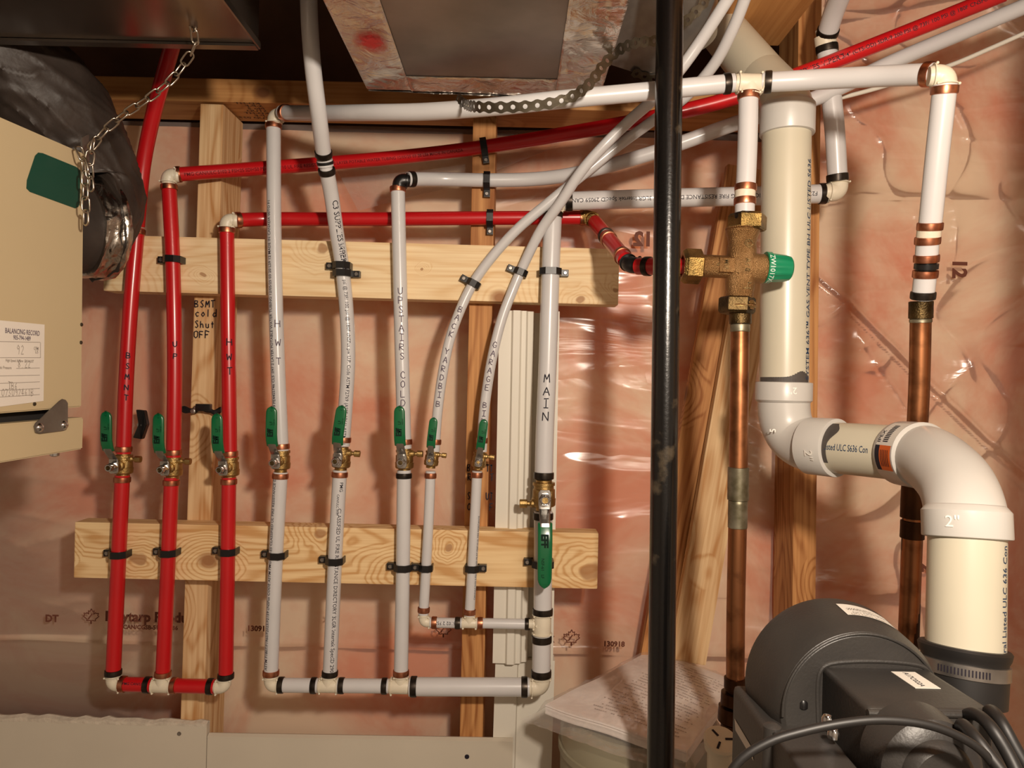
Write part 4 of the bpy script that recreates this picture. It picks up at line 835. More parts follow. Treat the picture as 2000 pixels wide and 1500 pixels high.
ribbon(bm, circ_arc((0, 0), .0046, 0, 2*pi), .0010, mpv); ribbon(bm, circ_arc((0, 0), .0024, .9, 5.4, 12), .0011, mpv); obj('lettering', bm, M_nutdk, mv, flat=True)
bm = bmesh.new(); ribbon(bm, [(-.002, -.0017), (.002, -.0017), (0, .002), (-.002, -.0017)], .0007, lambda u, v: vq(-50*px2+u, .001+v, .0150)); obj('lettering', bm, M_nutdk, mv, flat=True)
# pipes above it
Yt = .906; RB = .0117
tee('pipe_tee', 'cream tee above the mixing valve', 1464, 163, Yt, LF, RT, DN, RB, arm=.0185)
pipe('white_pipe', 'upright white pipe between the tee and the mixing valve', 'pipe', [(1462, 182, Yt), (1460, 280, Yt), (1456, 372, Yt)], RB, M_white, [(1462, 188, Cu), (1456, 367, Cu)])
coupling('pipe_coupling', 'cream coupling between two copper rings above the mixing valve', 1455, 380, Yt, UP, RB, arm=.012)
pipe('white_pipe', 'very short white pipe stub with a copper and a black ring above the mixing valve', 'pipe', [(1455, 387, Yt), (1454, 436, Yt)], RB, M_white, [(1455, 393, Cu), (1454, 423, Dk)])
pipe('white_pipe', 'level white pipe from the tee to the right-hand corner', 'pipe', [(1488, 161, Yt-.001), (1600, 155, .885), (1720, 149, .845), (1822, 145, .80)], RB, M_white, [(1500, 160, Dk), (1812, 145, Cu)])
YR = .770
elbow('pipe_elbow', 'cream elbow at the upper right corner of the white pipes', 1846, 147, .786, DN, (LF+EY*.25), RB)
pipe('white_pipe', 'upright white pipe above the right copper pipe', 'pipe', [(1846, 165, .775), (1832, 290, .792), (1816, 445, .815)], RB, M_white, [(1845, 176, Cu), (1816, 442, Cu)])
coupling('pipe_coupling', 'small cream coupling on the right riser', 1814, 456, .817, dvec((1812, 470, .82), (1815, 440, .815)), RB, arm=.010)
pipe('white_pipe', 'short white stub with copper rings on the right riser, above the black band', 'pipe', [(1812, 465, .819), (1809, 511, .826)], RB, M_white, [(1812, 470, Cu), (1810, 505, Cu)])
coupling('pipe_coupling', 'black coupling on the right riser', 1809, 520, .827, dvec((1807, 540, .83), (1811, 500, .824)), RB*1.02, M_blackp, arm=.007)
pipe('white_pipe', 'short white stub above the right copper pipe, with a black ring at its foot', 'pipe', [(1808, 528, .829), (1802, 585, .838)], RB, M_white, [(1807, 535, Cu), (1803, 577, Dk)])
def copper(label, ctrl, secs, Y):
    path = Path([P(*c) for c in ctrl]); t = thing('copper_pipe', label, 'pipe', path.p[-1], 'copper pipe lengths'); r = R34
    bm = bmesh.new(); sweep(bm, path.p, [r]*len(path.p), 28); obj('tube', bm, secs[0][4], t)
    for nm, ya, yb, rr, m in secs[1:]:
        s0, s1 = path.near(ctrl[0][0], ya), path.near(ctrl[0][0], yb); bm = bmesh.new(); n = 8; T = path.tan((s0+s1)/2)
        ss = [s0, s0+.0007]+[s0+(s1-s0)*i/n for i in range(1, n)]+[s1-.0007, s1]; 
        sweep(bm, [path.at(s) for s in ss], [r]+[rr]*(len(ss)-2)+[r], 28, [T]*len(ss), wob=lambda i, a, q: q*(1+.02*noise.noise(V((i*.7, a*2, ya)))))
        obj(nm, bm, m, t)
    return t, path
# left copper
copper('copper pipe below the mixing valve, with a solder-streaked sleeve', [(1446, 602, VY), (1444, 760, VY), (1441, 1000, VY), (1437, 1200, VY), (1436, 1345, VY)],
    [('', 0, 0, 0, M_copper), ('adapter', 608, 634, .0135, M_nutdk), ('solder_bead', 634, 648, .0118, M_solder), ('sleeve', 912, 978, .0128, M_solder), ('solder_streak', 978, 1032, .0117, M_solder), ('union', 1322, 1345, .0135, M_copdark)], VY)
copper('dark lower fitting stack under the left copper pipe beside the blower', [(1436, 1345, VY), (1430, 1440, VY), (1424, 1750, VY)], [('', 0, 0, 0, M_copdark), ('nut', 1352, 1376, .0165, M_copdark), ('nut', 1380, 1410, .0185, M_copdark), ('collar', 1412, 1440, .0145, M_copdark)], VY)
copper('copper pipe at right passing behind the white elbow, dark at its lower end', [(1799, 588, .840), (1795, 760, .850), (1788, 900, .858), (1780, 1100, .862), (1772, 1300, .866)],
    [('', 0, 0, 0, M_copper), ('adapter', 586, 622, .0127, M_nutdk), ('solder_bead', 622, 630, .0118, M_solder)], YR)
copper('dark tarnished copper pipe below the white vent elbow at right', [(1787, 925, .859), (1781, 1060, .862), (1773, 1320, .866)], [('', 0, 0, 0, M_copdark), ('sleeve', 942, 1012, .0137, M_copdark), ('collar', 1016, 1052, .0130, M_copdark)], YR)
bpy.data.objects['copper_pipe.003'].location.y -= 0.0
# ================================================================== TALL BLACK GAS PIPE
pth = Path([P(1302, -700, .92), P(1303, 0, .92), P(1307, 750, .92), P(1310, 1500, .92), P(1318, 3200, .92)], .05)
pth = Path([V((P(1303, 0, .87).x, .87, CEIL)), V((P(1310, 1500, .87).x, .87, 0))], .02)
bm = bmesh.new(); sweep(bm, pth.p, [.0158]*len(pth.p), 32)
tag(obj('black_iron_pipe', bm, M_blackpipe), 'tall black iron pipe crossing the whole view from floor to ceiling', 'pipe')
# ================================================================== BIG PVC VENT
RV = .0311; RS = .0360; M_primer = plain('grey_primer_stain', rgb(82, 76, 72), .6, var=.3, vscale=80)
def tubeobj(name, ctrl, r, mat, parent, step=.01, seg=40): 
    path = Path(ctrl, step); bm = bmesh.new(); sweep(bm, path.p, [r]*len(path.p), seg); return obj(name, bm, mat, parent), path
def socket(name, O, ax, ln, parent, r=RS, mat=None, cham=.004):
    bm = bmesh.new(); lathe(bm, O, ax, [(0, RV*1.01), (cham*.2, r*.99), (cham*.4, r), (ln-cham, r), (ln, RV*1.03), (ln+.001, RV*.98)], 44)
    return obj(name, bm, mat or M_pvcw, parent)
YV = .98
vp = thing('vent_pipe', 'thick cream plastic vent pipe standing in front of the orange stud', 'vent pipe', P(1531, 745, YV))
o_, vpath = tubeobj('tube', [P(1536, 262, YV), P(1531, 760, YV)], RV, M_pvc, vp)
printed('lettering', 'SYSTEM 636\u2122 GAS VENT TYPE BH ULC LISTED S636', .0125, pipemap(vpath, RV, vpath.near(1531, 742), 1.28, 'along', -1), o_, M_inkb)
bm = bmesh.new(); mpv = pipemap(vpath, RV, vpath.near(1531, 741), 0, 'across', -1)
for i in range(24):
    a = -.040+.002+i*.0032
    if abs(a) < .042:
        hh = .003+.008*math.exp(-((a-.022)/.012)**2); q = [mpv(a, -.004), mpv(a+.0033, -.004), mpv(a+.0033, hh), mpv(a, hh*.95)]; bm.faces.new([bm.verts.new(p) for p in q])
obj('primer_stain', bm, M_primer, o_, flat=True)
up0 = P(1537, 185, YV)
te = thing('vent_elbow', 'cream vent elbow and socket at the top of the thick vent pipe', 'vent fitting', P(1537, 260, YV))
ctrl = [P(1537, 262, YV), P(1537, 222, YV+.003), P(1530, 196, 1.0), P(1512, 176, 1.03), P(1490, 152, 1.065)]
tubeobj('bend', ctrl, RV*1.08, M_pvc, te); socket('socket', P(1537, 264, YV), UP, .042, te, r=RS*.97)
vd = thing('vent_pipe', 'thick cream vent pipe slanting up towards the duct at the top', 'vent pipe', P(1490, 152, 1.035))
tubeobj('tube', [P(1494, 157, 1.06), P(1420, 70, 1.14), P(1330, -38, 1.25)], RV*1.08, M_pvc, vd)
# lower elbow 1
M_emb = plain('embossed_white', rgb(244, 240, 232), .4)
e1 = thing('vent_elbow', 'white vent elbow at the foot of the thick vent pipe, marked 2 inch', 'vent fitting', P(1531, 780, YV))
c = [P(1531, 775, YV), P(1531, 800, .98), P(1536, 828, .978), P(1550, 852, .970), P(1572, 867, .953), P(1600, 872, .929)]
tubeobj('bend', c, RV*1.06, M_pvcw, e1, .005)
socket('socket', P(1531, 746, YV), DN, .028, e1)
d3 = dvec((1598, 869, .910), (1770, 888, .80))
A1 = P(1598, 871, .912); A2 = P(1762, 885, .80)
A1 = P(1594, 871, .932); A2 = P(1745, 883, .845); socket('socket', P(1636, 875, .907), -(A2-A1).normalized(), .042, e1)
e1p = Path([P(1640, 875, .885), P(1590, 868, .917)])
e1p = Path([A1, A2]); printed('lettering', '2"', .016, pipemap(e1p, RS, .010, -.15, 'across', 1, .0006), e1, M_emb)
printed('lettering', '5', .011, lambda u, v: P(1515, 845, YV-RV*1.03)+EX*(-v)+EZ*u, e1, M_emb)
e0p = Path([P(1531, 740, YV), P(1531, 790, YV)]); printed('lettering', '2"', .012, pipemap(e0p, RS, e0p.near(1531, 757), .45, 'across', 1, .0006), e1, M_emb)
hp = thing('vent_pipe', 'short cream vent pipe stub printed Listed ULC S636', 'vent pipe', P(1680, 925, .86))
o_, hpath = tubeobj('tube', [P(1625, 874, .914), P(1775, 886, .828)], RV, M_pvc, hp)
printed('lettering', 'Listed ULC S636 Con', .0110, pipemap(hpath, RV, hpath.near(1640, 876)+.001, -.10, 'along', 1), o_, M_inkb, sx=.60)
bm = bmesh.new(); mpv = pipemap(hpath, RV, hpath.near(1640, 876), 0, 'along', 1)
for i in range(26):
    v = -.020+i*.0022; wd = .004+.011*math.exp(-((v-.022)/.012)**2); q = [mpv(-.004, v), mpv(wd, v), mpv(.004+.011*math.exp(-((v+.0022-.022)/.012)**2), v+.0022), mpv(-.004, v+.0022)]; bm.faces.new([bm.verts.new(p) for p in q])
obj('primer_stain', bm, M_primer, o_, flat=True)
e2 = thing('vent_elbow', 'big white vent elbow bending down to the black blower, orange sticker on its collar', 'vent fitting', P(1889, 1050, .672))
dH = (P(1770, 886, .775)-P(1715, 881, .835)).normalized()
c = [P(1785, 887, .820), P(1814, 895, .787), P(1842, 916, .752), P(1868, 948, .718), P(1883, 992, .690), P(1889, 1040, .674)]
tubeobj('bend', c, RV*1.08, M_pvcw, e2, .005)
socket('socket', P(1762, 885, .834), (P(1818, 892, .785)-P(1762, 885, .834)).normalized(), .040, e2)
spath = Path([P(1762, 885, .834), P(1818, 892, .785)])
def patch(parent, name, u0, u1, v0, v1, mat, eps):
    mp = pipemap(spath, RS, 0, 0, 'along', 1, eps); bm = bmesh.new(); n = 12; pr = None
    for i in range(n+1):
        v = v0+(v1-v0)*i/n; q = (bm.verts.new(mp(u0, v)), bm.verts.new(mp(u1, v)))
        if pr: bm.faces.new((pr[0], pr[1], q[1], q[0]))
        pr = q
    return obj(name, bm, mat, parent, flat=True)
M_orange = plain('orange_label', rgb(206, 92, 24), .5); M_lab = plain('white_label', rgb(214, 208, 198), .5)
patch(e2, 'sticker', .006, .036, .006, .040, M_lab, .0003); patch(e2, 'sticker', .006, .014, -.022, .006, M_ink, .0004); patch(e2, 'sticker', .014, .034, -.022, .006, M_orange, .0004)
printed('lettering', 'IPEX', .008, lambda u, v: pipemap(spath, RS, 0, 0, 'along', 1, .0007)(.013-v, .009+u), e2, M_ink)
for i in range(11): patch(e2, 'barcode', .017+0*i, .026, .010+i*.0022, .010+i*.0022+.0012, M_ink, .0006)
for i in range(5): patch(e2, 'sticker_line', .017+i*.003, .018+i*.003, -.017, .001, M_ink, .0006)
socket('socket', P(1888, 1052, .668), (P(1886, 1000, .672)-P(1888, 1052, .668)).normalized(), .029, e2, cham=.005)
e3p = Path([P(1886, 1000, .672), P(1888, 1060, .667)]); printed('lettering', '2"', .014, pipemap(e3p, RS, e3p.near(1888, 1033), -.45, 'across', -1, .0006), e2, M_emb)
lp = thing('vent_pipe', 'thick cream vent pipe below the big elbow, entering the black rubber boot', 'vent pipe', P(1885, 1285, .658))
o_, lpath = tubeobj('tube', [P(1888, 1048, .668), P(1884, 1300, .652)], RV, M_pvc, lp)
printed('lettering', 'ertral Listed ULC 636 Con', .0105, pipemap(lpath, RV, lpath.near(1884, 1285), 1.28, 'along', -1), o_, M_inkb, sx=.88)
# rubber boot
bt = thing('rubber_boot', 'black rubber boot with a steel band clamp around the vent pipe', 'coupling', P(1882, 1380, .645))
A = (P(1884, 1200, .655)-P(1881, 1360, .645)).normalized(); O = P(1883, 1272, .652)
bm = bmesh.new(); lathe(bm, O, A, [(-.055, .026), (-.044, .026), (-.042, .033), (-.020, .034), (-.006, .0335), (-.002, .0355), (.003, .0365), (.005, .035), (.005, .0305)], 44); obj('boot', bm, M_rubber, bt)
bm = bmesh.new(); lathe(bm, O, A, [(-.019, .0342), (-.0185, .0352), (-.0075, .0352), (-.007, .0342)], 44); cb = obj('band_clamp', bm, M_steel, bt)
bpth = Path([O-A*.02, O])
for i in range(16):
    mp = pipemap(bpth, .0353, .007, 0, 'across', 1, .0003); bm = bmesh.new(); u = -.020+i*.0026
    bm.faces.new([bm.verts.new(mp(-(u), 0-.0028)), bm.verts.new(mp(-(u+.001), -.0028)), bm.verts.new(mp(-(u+.001), .0028)), bm.verts.new(mp(-u, .0028))]); obj('slot', bm, M_ink, cb, flat=True)
# ================================================================== BLOWER
bl = thing('blower', 'dusty black plastic vent blower at the bottom right', 'blower', P(1680, 1500, .55))
cF = P(1683, 1392, .565); rF = .063
ax = V((.0, 1, 0))
bm = bmesh.new(); lathe(bm, cF, ax, [(-.002, .001), (-.002, rF*.93), (0, rF*.98), (.003, rF), (.010, rF*1.05), (.055, rF*1.12), (.062, rF*1.10)], 72); obj('fan_housing', bm, M_blower, bl, ang=30)
bm = bmesh.new(); n = 48; pr = None
sweep(bm, [cF+V((cos(a)*rF*.965, -.002, sin(a)*rF*.965)) for a in [pi*1.05*i/40-.1 for i in range(41)]], [.0012]*41, 8); obj('rim_bead', bm, M_blower, bl)
# gearbox shaped outlet box in front of the drum
def lz(px, py, Y): return P(px, py, Y)
bk = .568; fr_ = .492
TL, TR = P(1602, 1297, bk), P(1806, 1304, bk)
zt = (TL.z+TR.z)/2; xl, xr = TL.x, TR.x
bm = bmesh.new(); hexa(bm, [V((xl, fr_, zt-.16)), V((xr+.004, fr_, zt-.16)), V((xr+.004, bk, zt-.16)), V((xl, bk, zt-.16)), V((xl, fr_, zt)), V((xr+.004, fr_, zt)), V((xr, bk, zt)), V((xl, bk, zt))], .004, 3); hb = obj('outlet_box', bm, M_blower, bl, ang=60)
bm = bmesh.new(); pp = [V((xl-.002, bk-.004, zt-.055)), V((xl-.002, bk-.004, zt-.004)), V((xl+.004, bk-.004, zt+.002)), V((xr-.004, bk-.004, zt+.002)), V((xr+.003, bk-.004, zt-.005)), V((xr+.005, bk-.004, zt-.05))]
sweep(bm, Path(pp, .002).p, [.0022]*len(Path(pp, .002).p), 10); obj('rim_bead', bm, M_blower, bl)
bm = bmesh.new(); sweep(bm, [V((xl, fr_, zt-.003)), V((xr+.002, fr_, zt-.003))], [.0022]*2, 10); obj('rim_bead', bm, M_blower, bl)
# stickers
bm = bmesh.new(); q = [V((xl+.048, bk-.012, zt)), V((xl+.066, bk-.012, zt)), V((xl+.068, bk-.042, zt)), V((xl+.050, bk-.042, zt))]
prism(bm, [p+EZ*.0002 for p in q], EZ*.0004, 0); obj('sticker', bm, M_lab, bl, flat=True)
printed('lettering', 'A17C022A', .0062, lambda u, v: V((xl+.0555+v*.9, bk-.014-u*.9, zt+.0008)), bl, M_ink)
bm = bmesh.new(); a0 = .95
for i in range(9):
    pass
def drum(u, a): return cF+V((cos(a)*rF*(1.055+.0016*u*1000*.75+.004), .010+u, sin(a)*rF*(1.055+.0016*u*1000*.75*.9+.004)))
def drumr(u): return rF*(1.05+.07*(u/.045))+.0004
vs = [[bm.verts.new(cF+V((cos(a)*drumr(u), .010+u, sin(a)*drumr(u)))) for u in (.012, .034)] for a in [1.0+.6*i/14 for i in range(15)]]
for i in range(14): bm.faces.new((vs[i][0], vs[i][1], vs[i+1][1], vs[i+1][0]))
obj('sticker', bm, M_lab, bl, flat=True)
for k, s in enumerate(('WARNING HOT SURFACE', 'DO NOT REMOVE')):
    printed('lettering', s, .0048, lambda u, v, k=k: cF+V((cos(1.55-u/rF*.85)*(drumr(.02)+.0012), .016+v+.010*(1-k)+.004, sin(1.55-u/rF*.85)*(drumr(.02)+.0014))), bl, M_ink)
# left base block
zb = P(1430, 1335, .64).z; xb = P(1430, 1335, .64).x
bm = bmesh.new(); hexa(bm, [V((xb, .475, zb-.20)), V((cF.x+.05, .475, zb-.20)), V((cF.x+.05, .64, zb-.20)), V((xb, .64, zb-.20)), V((xb, .475, zb)), V((cF.x+.05, .475, zb-.002)), V((cF.x+.05, .64, zb-.002)), V((xb, .64, zb))], .008, 4); obj('base_housing', bm, M_blower, bl, ang=60)
bm = bmesh.new(); hexa(bm, [V((xb-.002, .478, zb-.03)), V((xb+.001, .478, zb-.03)), V((xb+.001, .55, zb-.012)), V((xb-.002, .55, zb-.012)), V((xb-.002, .482, zb-.020)), V((xb+.001, .482, zb-.020)), V((xb+.001, .55, zb-.004)), V((xb-.002, .55, zb-.004))]); bm.free()
bm = bmesh.new(); bm.faces.new([bm.verts.new(p) for p in (V((xb-.0004, .630, CZ-.2795)), V((xb-.0004, .627, CZ-.2880)), V((xb-.0004, .580, CZ-.2900)), V((xb-.0004, .584, CZ-.2820)))]); obj('sticker', bm, M_lab, bl, flat=True)
# lower control box and step
cb0 = P(1560, 1456, .475); bm = bmesh.new(); hexa(bm, [V((cb0.x-.01, .44, zb-.20)), V((cb0.x+.030, .44, zb-.20)), V((cb0.x+.030, .50, zb-.20)), V((cb0.x-.01, .50, zb-.20)), V((cb0.x-.01, .44, cb0.z)), V((cb0.x+.030, .44, cb0.z-.005)), V((cb0.x+.030, .50, cb0.z-.003)), V((cb0.x-.01, .50, cb0.z))], .003, 3); obj('control_box', bm, M_blower, bl, ang=60)
mo = P(1838, 1522, .455); bm = bmesh.new(); lathe(bm, mo, ax, [(-.004, .001), (-.004, .018), (-.001, .021), (.004, .0225), (.006, .028), (.010, .032), (.036, .033)], 56); obj('motor', bm, M_blower, bl)
for px, py, Y in ((1470, 1332, .62), (1486, 1338, .61), (1616, 1405, .50), (1628, 1432, .482), (1568, 1374, .565)):
    bm = bmesh.new(); S = P(px, py, Y); S.z = max(S.z, (zb if px < 1600 else S.z)); lathe(bm, S, UP, [(-.003, .0038), (.001, .0038), (.003, .0026), (.0035, .001)], 14); obj('screw', bm, M_chrome if px != 1568 else M_blackp, bl)
for px, py, Y in ((1508, 1424, .50),):
    bm = bmesh.new(); S = P(px, py, Y); lathe(bm, S, DN, [(-.004, .003), (-.002, .006), (.03, .007)], 18); obj('post', bm, M_blower, bl)
# right shoulder behind the cables
bm = bmesh.new(); lathe(bm, P(1885, 1430, .64), UP, [(-.06, .030), (.0, .030), (.02, .026)], 40); obj('outlet_neck', bm, M_blower, bl)
# cables
def cable(label, pts, r=.0042, mat=M_rubber): 
    pa = Path([P(*p) for p in pts], .004); bm = bmesh.new(); sweep(bm, pa.p, [r]*len(pa.p), 14); tag(obj('power_cable', bm, mat), label, 'cable', 'power cables')
cable('long black power cable arching across the front of the blower', [(1405, 1560, .43), (1440, 1490, .43), (1500, 1450, .43), (1570, 1428, .43), (1650, 1412, .43), (1720, 1406, .43), (1800, 1413, .43), (1860, 1432, .43), (1915, 1465, .43), (1960, 1520, .43)], .0026)
cable('lower black cable loop at the bottom right corner', [(1872, 1450, .47), (1878, 1415, .46), (1905, 1440, .44), (1940, 1485, .43), (1975, 1530, .42)], .0036)
cable('middle black cable loop at the bottom right corner', [(1880, 1400, .50), (1905, 1395, .48), (1935, 1420, .46), (1970, 1475, .45), (2000, 1540, .44)], .0040)
cable('upper black cable loop at the bottom right corner', [(1925, 1400, .50), (1935, 1388, .49), (1955, 1410, .47), (1985, 1465, .46), (2030, 1540, .45)], .0040)
# water heater jacket under the blower
wh = thing('water_heater', 'grey water heater body beneath the blower', 'water heater', (.36, .62, 0))
bm = bmesh.new(); lathe(bm, V((.43, .60, 0)), UP, [(0, .17), (1.12, .17), (1.135, .165), (1.138, .14)], 64); obj('tank', bm, M_steel, wh)
# ================================================================== BAG, TANK, CAP
tk = thing('storage_drum', 'milky plastic drum under the bag at the bottom centre', 'drum', (.20, 1.075, 0))
zt_ = CZ-.455-.019
bm = bmesh.new(); sweep(bm, [V((.20, 1.075, z)) for z in (0, .02, zt_-.05, zt_-.02, zt_)], [.100, .106, .118, .118, .104], 64); obj('body', bm, M_tank, tk)
bm = bmesh.new(); lathe(bm, V((.20, 1.075, zt_-.05)), UP, [(0, .1185), (.001, .121), (.010, .121), (.011, .1185)], 64); obj('rim', bm, M_tank, tk)
ZT = -.455
def G(px, py, z=ZT): u = P(px, py, 1.0).z-CZ; return P(px, py, z/u)
qL, qB, qR, qF = G(1066, 1376), G(1275, 1268), G(1440, 1332), G(1341, 1468)
cc = (qL+qB+qR+qF)/4
def bil(a, b): return (qL*(1-a)+qB*a)*(1-b)+(qF*(1-a)+qR*a)*b
bg = thing('bagged_papers', 'flat stack of printed papers in a clear plastic bag lying on the milky drum', 'papers', (cc.x, cc.y, CZ+ZT-.018))
def lift(a, b): return .0025*noise.noise(V((a*3, b*3, 2)))+.004*max(0, .25-b)*4*sin(a*9)*.3+.004*sin(pi*min(1, max(0, a)))*sin(pi*min(1, max(0, b)))
bm = bmesh.new(); nn_ = 40
tp = [[bm.verts.new(bil(i/nn_, j/nn_)+V((0, 0, lift(i/nn_, j/nn_)))) for i in range(nn_+1)] for j in range(nn_+1)]
for j in range(nn_):
    for i in range(nn_): bm.faces.new((tp[j][i], tp[j][i+1], tp[j+1][i+1], tp[j+1][i]))
rim = [tp[0][i] for i in range(nn_)]+[tp[j][nn_] for j in range(nn_)]+[tp[nn_][nn_-i] for i in range(nn_)]+[tp[nn_-j][0] for j in range(nn_)]
prev = rim
for k in range(1, 9):
    off = .0012*(k % 2)+.0006*sin(k*2.3); cur = [bm.verts.new(V((v.co.x, v.co.y, v.co.z-.0017))+(V((v.co.x-cc.x, v.co.y-cc.y, 0)).normalized()*(off-.0006))) for v in prev]
    for i in range(len(rim)): bm.faces.new((prev[i], prev[(i+1) % len(rim)], cur[(i+1) % len(rim)], cur[i]))
    prev = cur
bm.faces.new(prev); pgs = obj('paper_stack', bm, M_bagfill, bg, ang=40)
ab = cc+V((0, 0, .006)); exx = (qF-qL).normalized(); eyy = (qB-qL).normalized()
for k in range(26):
    bm = bmesh.new(); b0 = .25+.02*(k % 3); a0 = .93-.033*k; n_ = 40 if k % 7 else 22
    for i in range(n_):
        if random.random() < .25: continue
        b1 = b0+i*.016; q = [(a0, b1), (a0, b1+.012), (a0+.008, b1+.012), (a0+.008, b1)]
        if b1+.012 < .97: bm.faces.new([bm.verts.new(bil(a, b)+V((0, 0, lift(a, b)+.0006))) for a, b in q])
    obj('printed_line', bm, M_pagetext, pgs, flat=True)
def filmh(a, b):
    ox = max(0, -a, a-1); oy = max(0, -b, b-1); d = min(1, math.hypot(ox, oy)/.07); d = d*d*(3-2*d)
    w_ = .0022*ridge(V((a*3+b*2, b*6, 4)), 2)+.0010*noise.noise(V((a*10, b*10, 1)))+.0022*ridge(V((a*6, b*7, 8)), 2)*max(0, min(1, (.45-b)*4))
    return (lift(a, b)+.0016)*(1-d)-.016*d+w_
bm = bmesh.new(); N2 = 110
def exq(k, lo, hi): return lo+(hi-lo)*k/N2
gv = [[bm.verts.new((lambda a, b: bil(a, b)+V((0, 0, filmh(a, b))))(exq(i, -.13, 1.05), exq(j, -.07, 1.06))) for i in range(N2+1)] for j in range(N2+1)]
for j in range(N2):
    for i in range(N2): bm.faces.new((gv[j][i], gv[j+1][i], gv[j+1][i+1], gv[j][i+1]))
obj('bag_film', bm, M_bag, bg, ang=180, recalc=False)
bm = bmesh.new(); O = P(1408, 1446, .80); lathe(bm, O, (UP+FW*.5), [(-.012, .016), (0, .0185), (.002, .0165), (.002, .001)], 28)
cp = thing('floor_drain_fitting', 'white round drain cap with dark slots beside the blower base', 'cap', O); obj('cap', bm, M_cream, cp)
for k in range(3):
    a = k*2.1; d = V((cos(a), sin(a)*.9, sin(a)*.4)).normalized(); bm = bmesh.new(); box(bm, O+(UP+FW*.5).normalized()*.0022+d*.009, d, d.cross(UP+FW*.5).normalized(), (UP+FW*.5).normalized(), .0045, .0012, .0006); obj('slot', bm, M_ink, cp, flat=True)
bm = bmesh.new(); lathe(bm, V((O.x, O.y, .0)), UP, [(0, .014), (O.z-.01, .014)], 20); obj('drain_pipe', bm, M_cream, cp)
# ================================================================== DUCTS
# left duct
z0 = P(500, 93, .9).z; xR = P(505, 90, .9).x
t = thing('sheet_metal_duct', 'dark polished sheet metal duct at the top left', 'duct', (xR-.3, .7, z0))
bm = bmesh.new(); box(bm, V((xR-.35, .45, z0+.11)), EX, EY, EZ, .35, .45, .11, .0015); obj('duct_body', bm, M_duct, t, ang=30)
bm = bmesh.new(); box(bm, V((xR-.35, .894, z0-.002)), EX, EY, EZ, .35, .006, .0015); obj('hem', bm, M_duct, t, flat=True)
bm = bmesh.new(); box(bm, V((xR+.0015, .45, z0+.002)), EX, EY, EZ, .0012, .45, .004); obj('hem', bm, M_duct, t, flat=True)
# foil taped duct
YD = 1.0; A_, B_ = P(725, 194, YD), P(1160, 150, YD+.02); zf = (P(940, 178, YD)).z
t = thing('foil_taped_duct', 'rectangular duct wrapped in crinkled foil tape at the top centre', 'duct', (0, .7, zf))
xa, xb_ = P(718, 190, YD).x, P(1172, 165, YD).x
fdir = 0.03
bm = bmesh.new(); hexa(bm, [V((xa-.0, .45, zf)), V((xb_, .45, zf)), V((xb_, YD+.02, zf)), V((xa, YD, zf)), V((xa, .45, zf+.2)), V((xb_, .45, zf+.2)), V((xb_, YD+.02, zf+.2)), V((xa, YD, zf+.2))], .003); obj('duct_body', bm, M_ductplain, t, ang=30)
def tape(x0, x1, y0, y1, name='foil_tape', lift=.0012, nx=30, ny=40):
    bm = bmesh.new(); vs = [[None]*(nx+1) for _ in range(ny+1)]
    for j in range(ny+1):
        for i in range(nx+1):
            x = x0+(x1-x0)*i/nx; y = y0+(y1-y0)*j/ny; e = min(i, nx-i, j, ny-j); h = lift+(.0022*abs(noise.noise(V((x*34, y*22, 7))))+.001*abs(noise.noise(V((x*90, y*60, 3)))) if e > 0 else -.0003)
            vs[j][i] = bm.verts.new(V((x, y, zf-h)))
    for j in range(ny):
        for i in range(nx): bm.faces.new((vs[j][i], vs[j][i+1], vs[j+1][i+1], vs[j+1][i]))
    obj(name, bm, M_foil, t, ang=180)
tape(xa-.001, xa+.058, .45, YD+.0, nx=30, ny=120); tape(xb_-.060, xb_+.001, .45, YD+.018, nx=30, ny=120); tape(xa+.058, xb_-.060, YD-.045, YD+.004, nx=60, ny=16, lift=.0009); tape(xa+.058, xb_-.060, .45, .735, nx=60, ny=40)
bm = bmesh.new(); grid(bm, xa-.0, xb_, zf-.001, zf+.03, 60, 6, lambda x, z: V((x, YD+.005+(x-xa)/(xb_-xa)*.018+.0015*noise.noise(V((x*40, 1, z*40))), z))); obj('foil_tape', bm, M_foil, t, ang=180)
# red spray mark on the foil
M_spray, t2, b2 = nt('red_spray'); b2.inputs['Base Color'].default_value = rgb(200, 24, 28); b2.inputs['Roughness'].default_value = .5
tcx = N_(t2, 'ShaderNodeTexCoord'); nn = N_(t2, 'ShaderNodeTexGradient', gradient_type='SPHERICAL'); mpx = N_(t2, 'ShaderNodeMapping'); mpx.inputs['Scale'].default_value = (36, 24, 36); t2.links.new(tcx.outputs['Object'], mpx.inputs['Vector'])
cS = P(716, 85, .86); SP = V((cS.x+.006, .855, zf))
bm = bmesh.new()
for j in range(13):
    pass
n_ = 24; ctr = bm.verts.new(V((0, 0, 0))); rg = []
for rr in (.35, .7, 1.0):
    row = []
    for i in range(n_):
        a = 2*pi*i/n_; q = rr*(1+.25*noise.noise(V((cos(a)*2, sin(a)*2, 4)))); row.append(bm.verts.new(V((cos(a)*.022*q, sin(a)*.034*q, 0))))
    rg.append(row)
for i in range(n_):
    bm.faces.new((ctr, rg[0][i], rg[0][(i+1) % n_]))
    for k in (0, 1): bm.faces.new((rg[k][i], rg[k+1][i], rg[k+1][(i+1) % n_], rg[k][(i+1) % n_]))
sp = obj('spray_mark', bm, M_spray, None, loc=(0, 0, 0), flat=True); sp.parent = t; WL['spm'] = V((0, 0, 0))
sp.location = SP-WL[t.name]-EZ*.0040
t2.links.new(mpx.outputs[0], nn.inputs['Vector']); n5 = N_(t2, 'ShaderNodeTexNoise', i_Scale=120.0, i_Detail=3.0); t2.links.new(tcx.outputs['Object'], n5.inputs['Vector'])
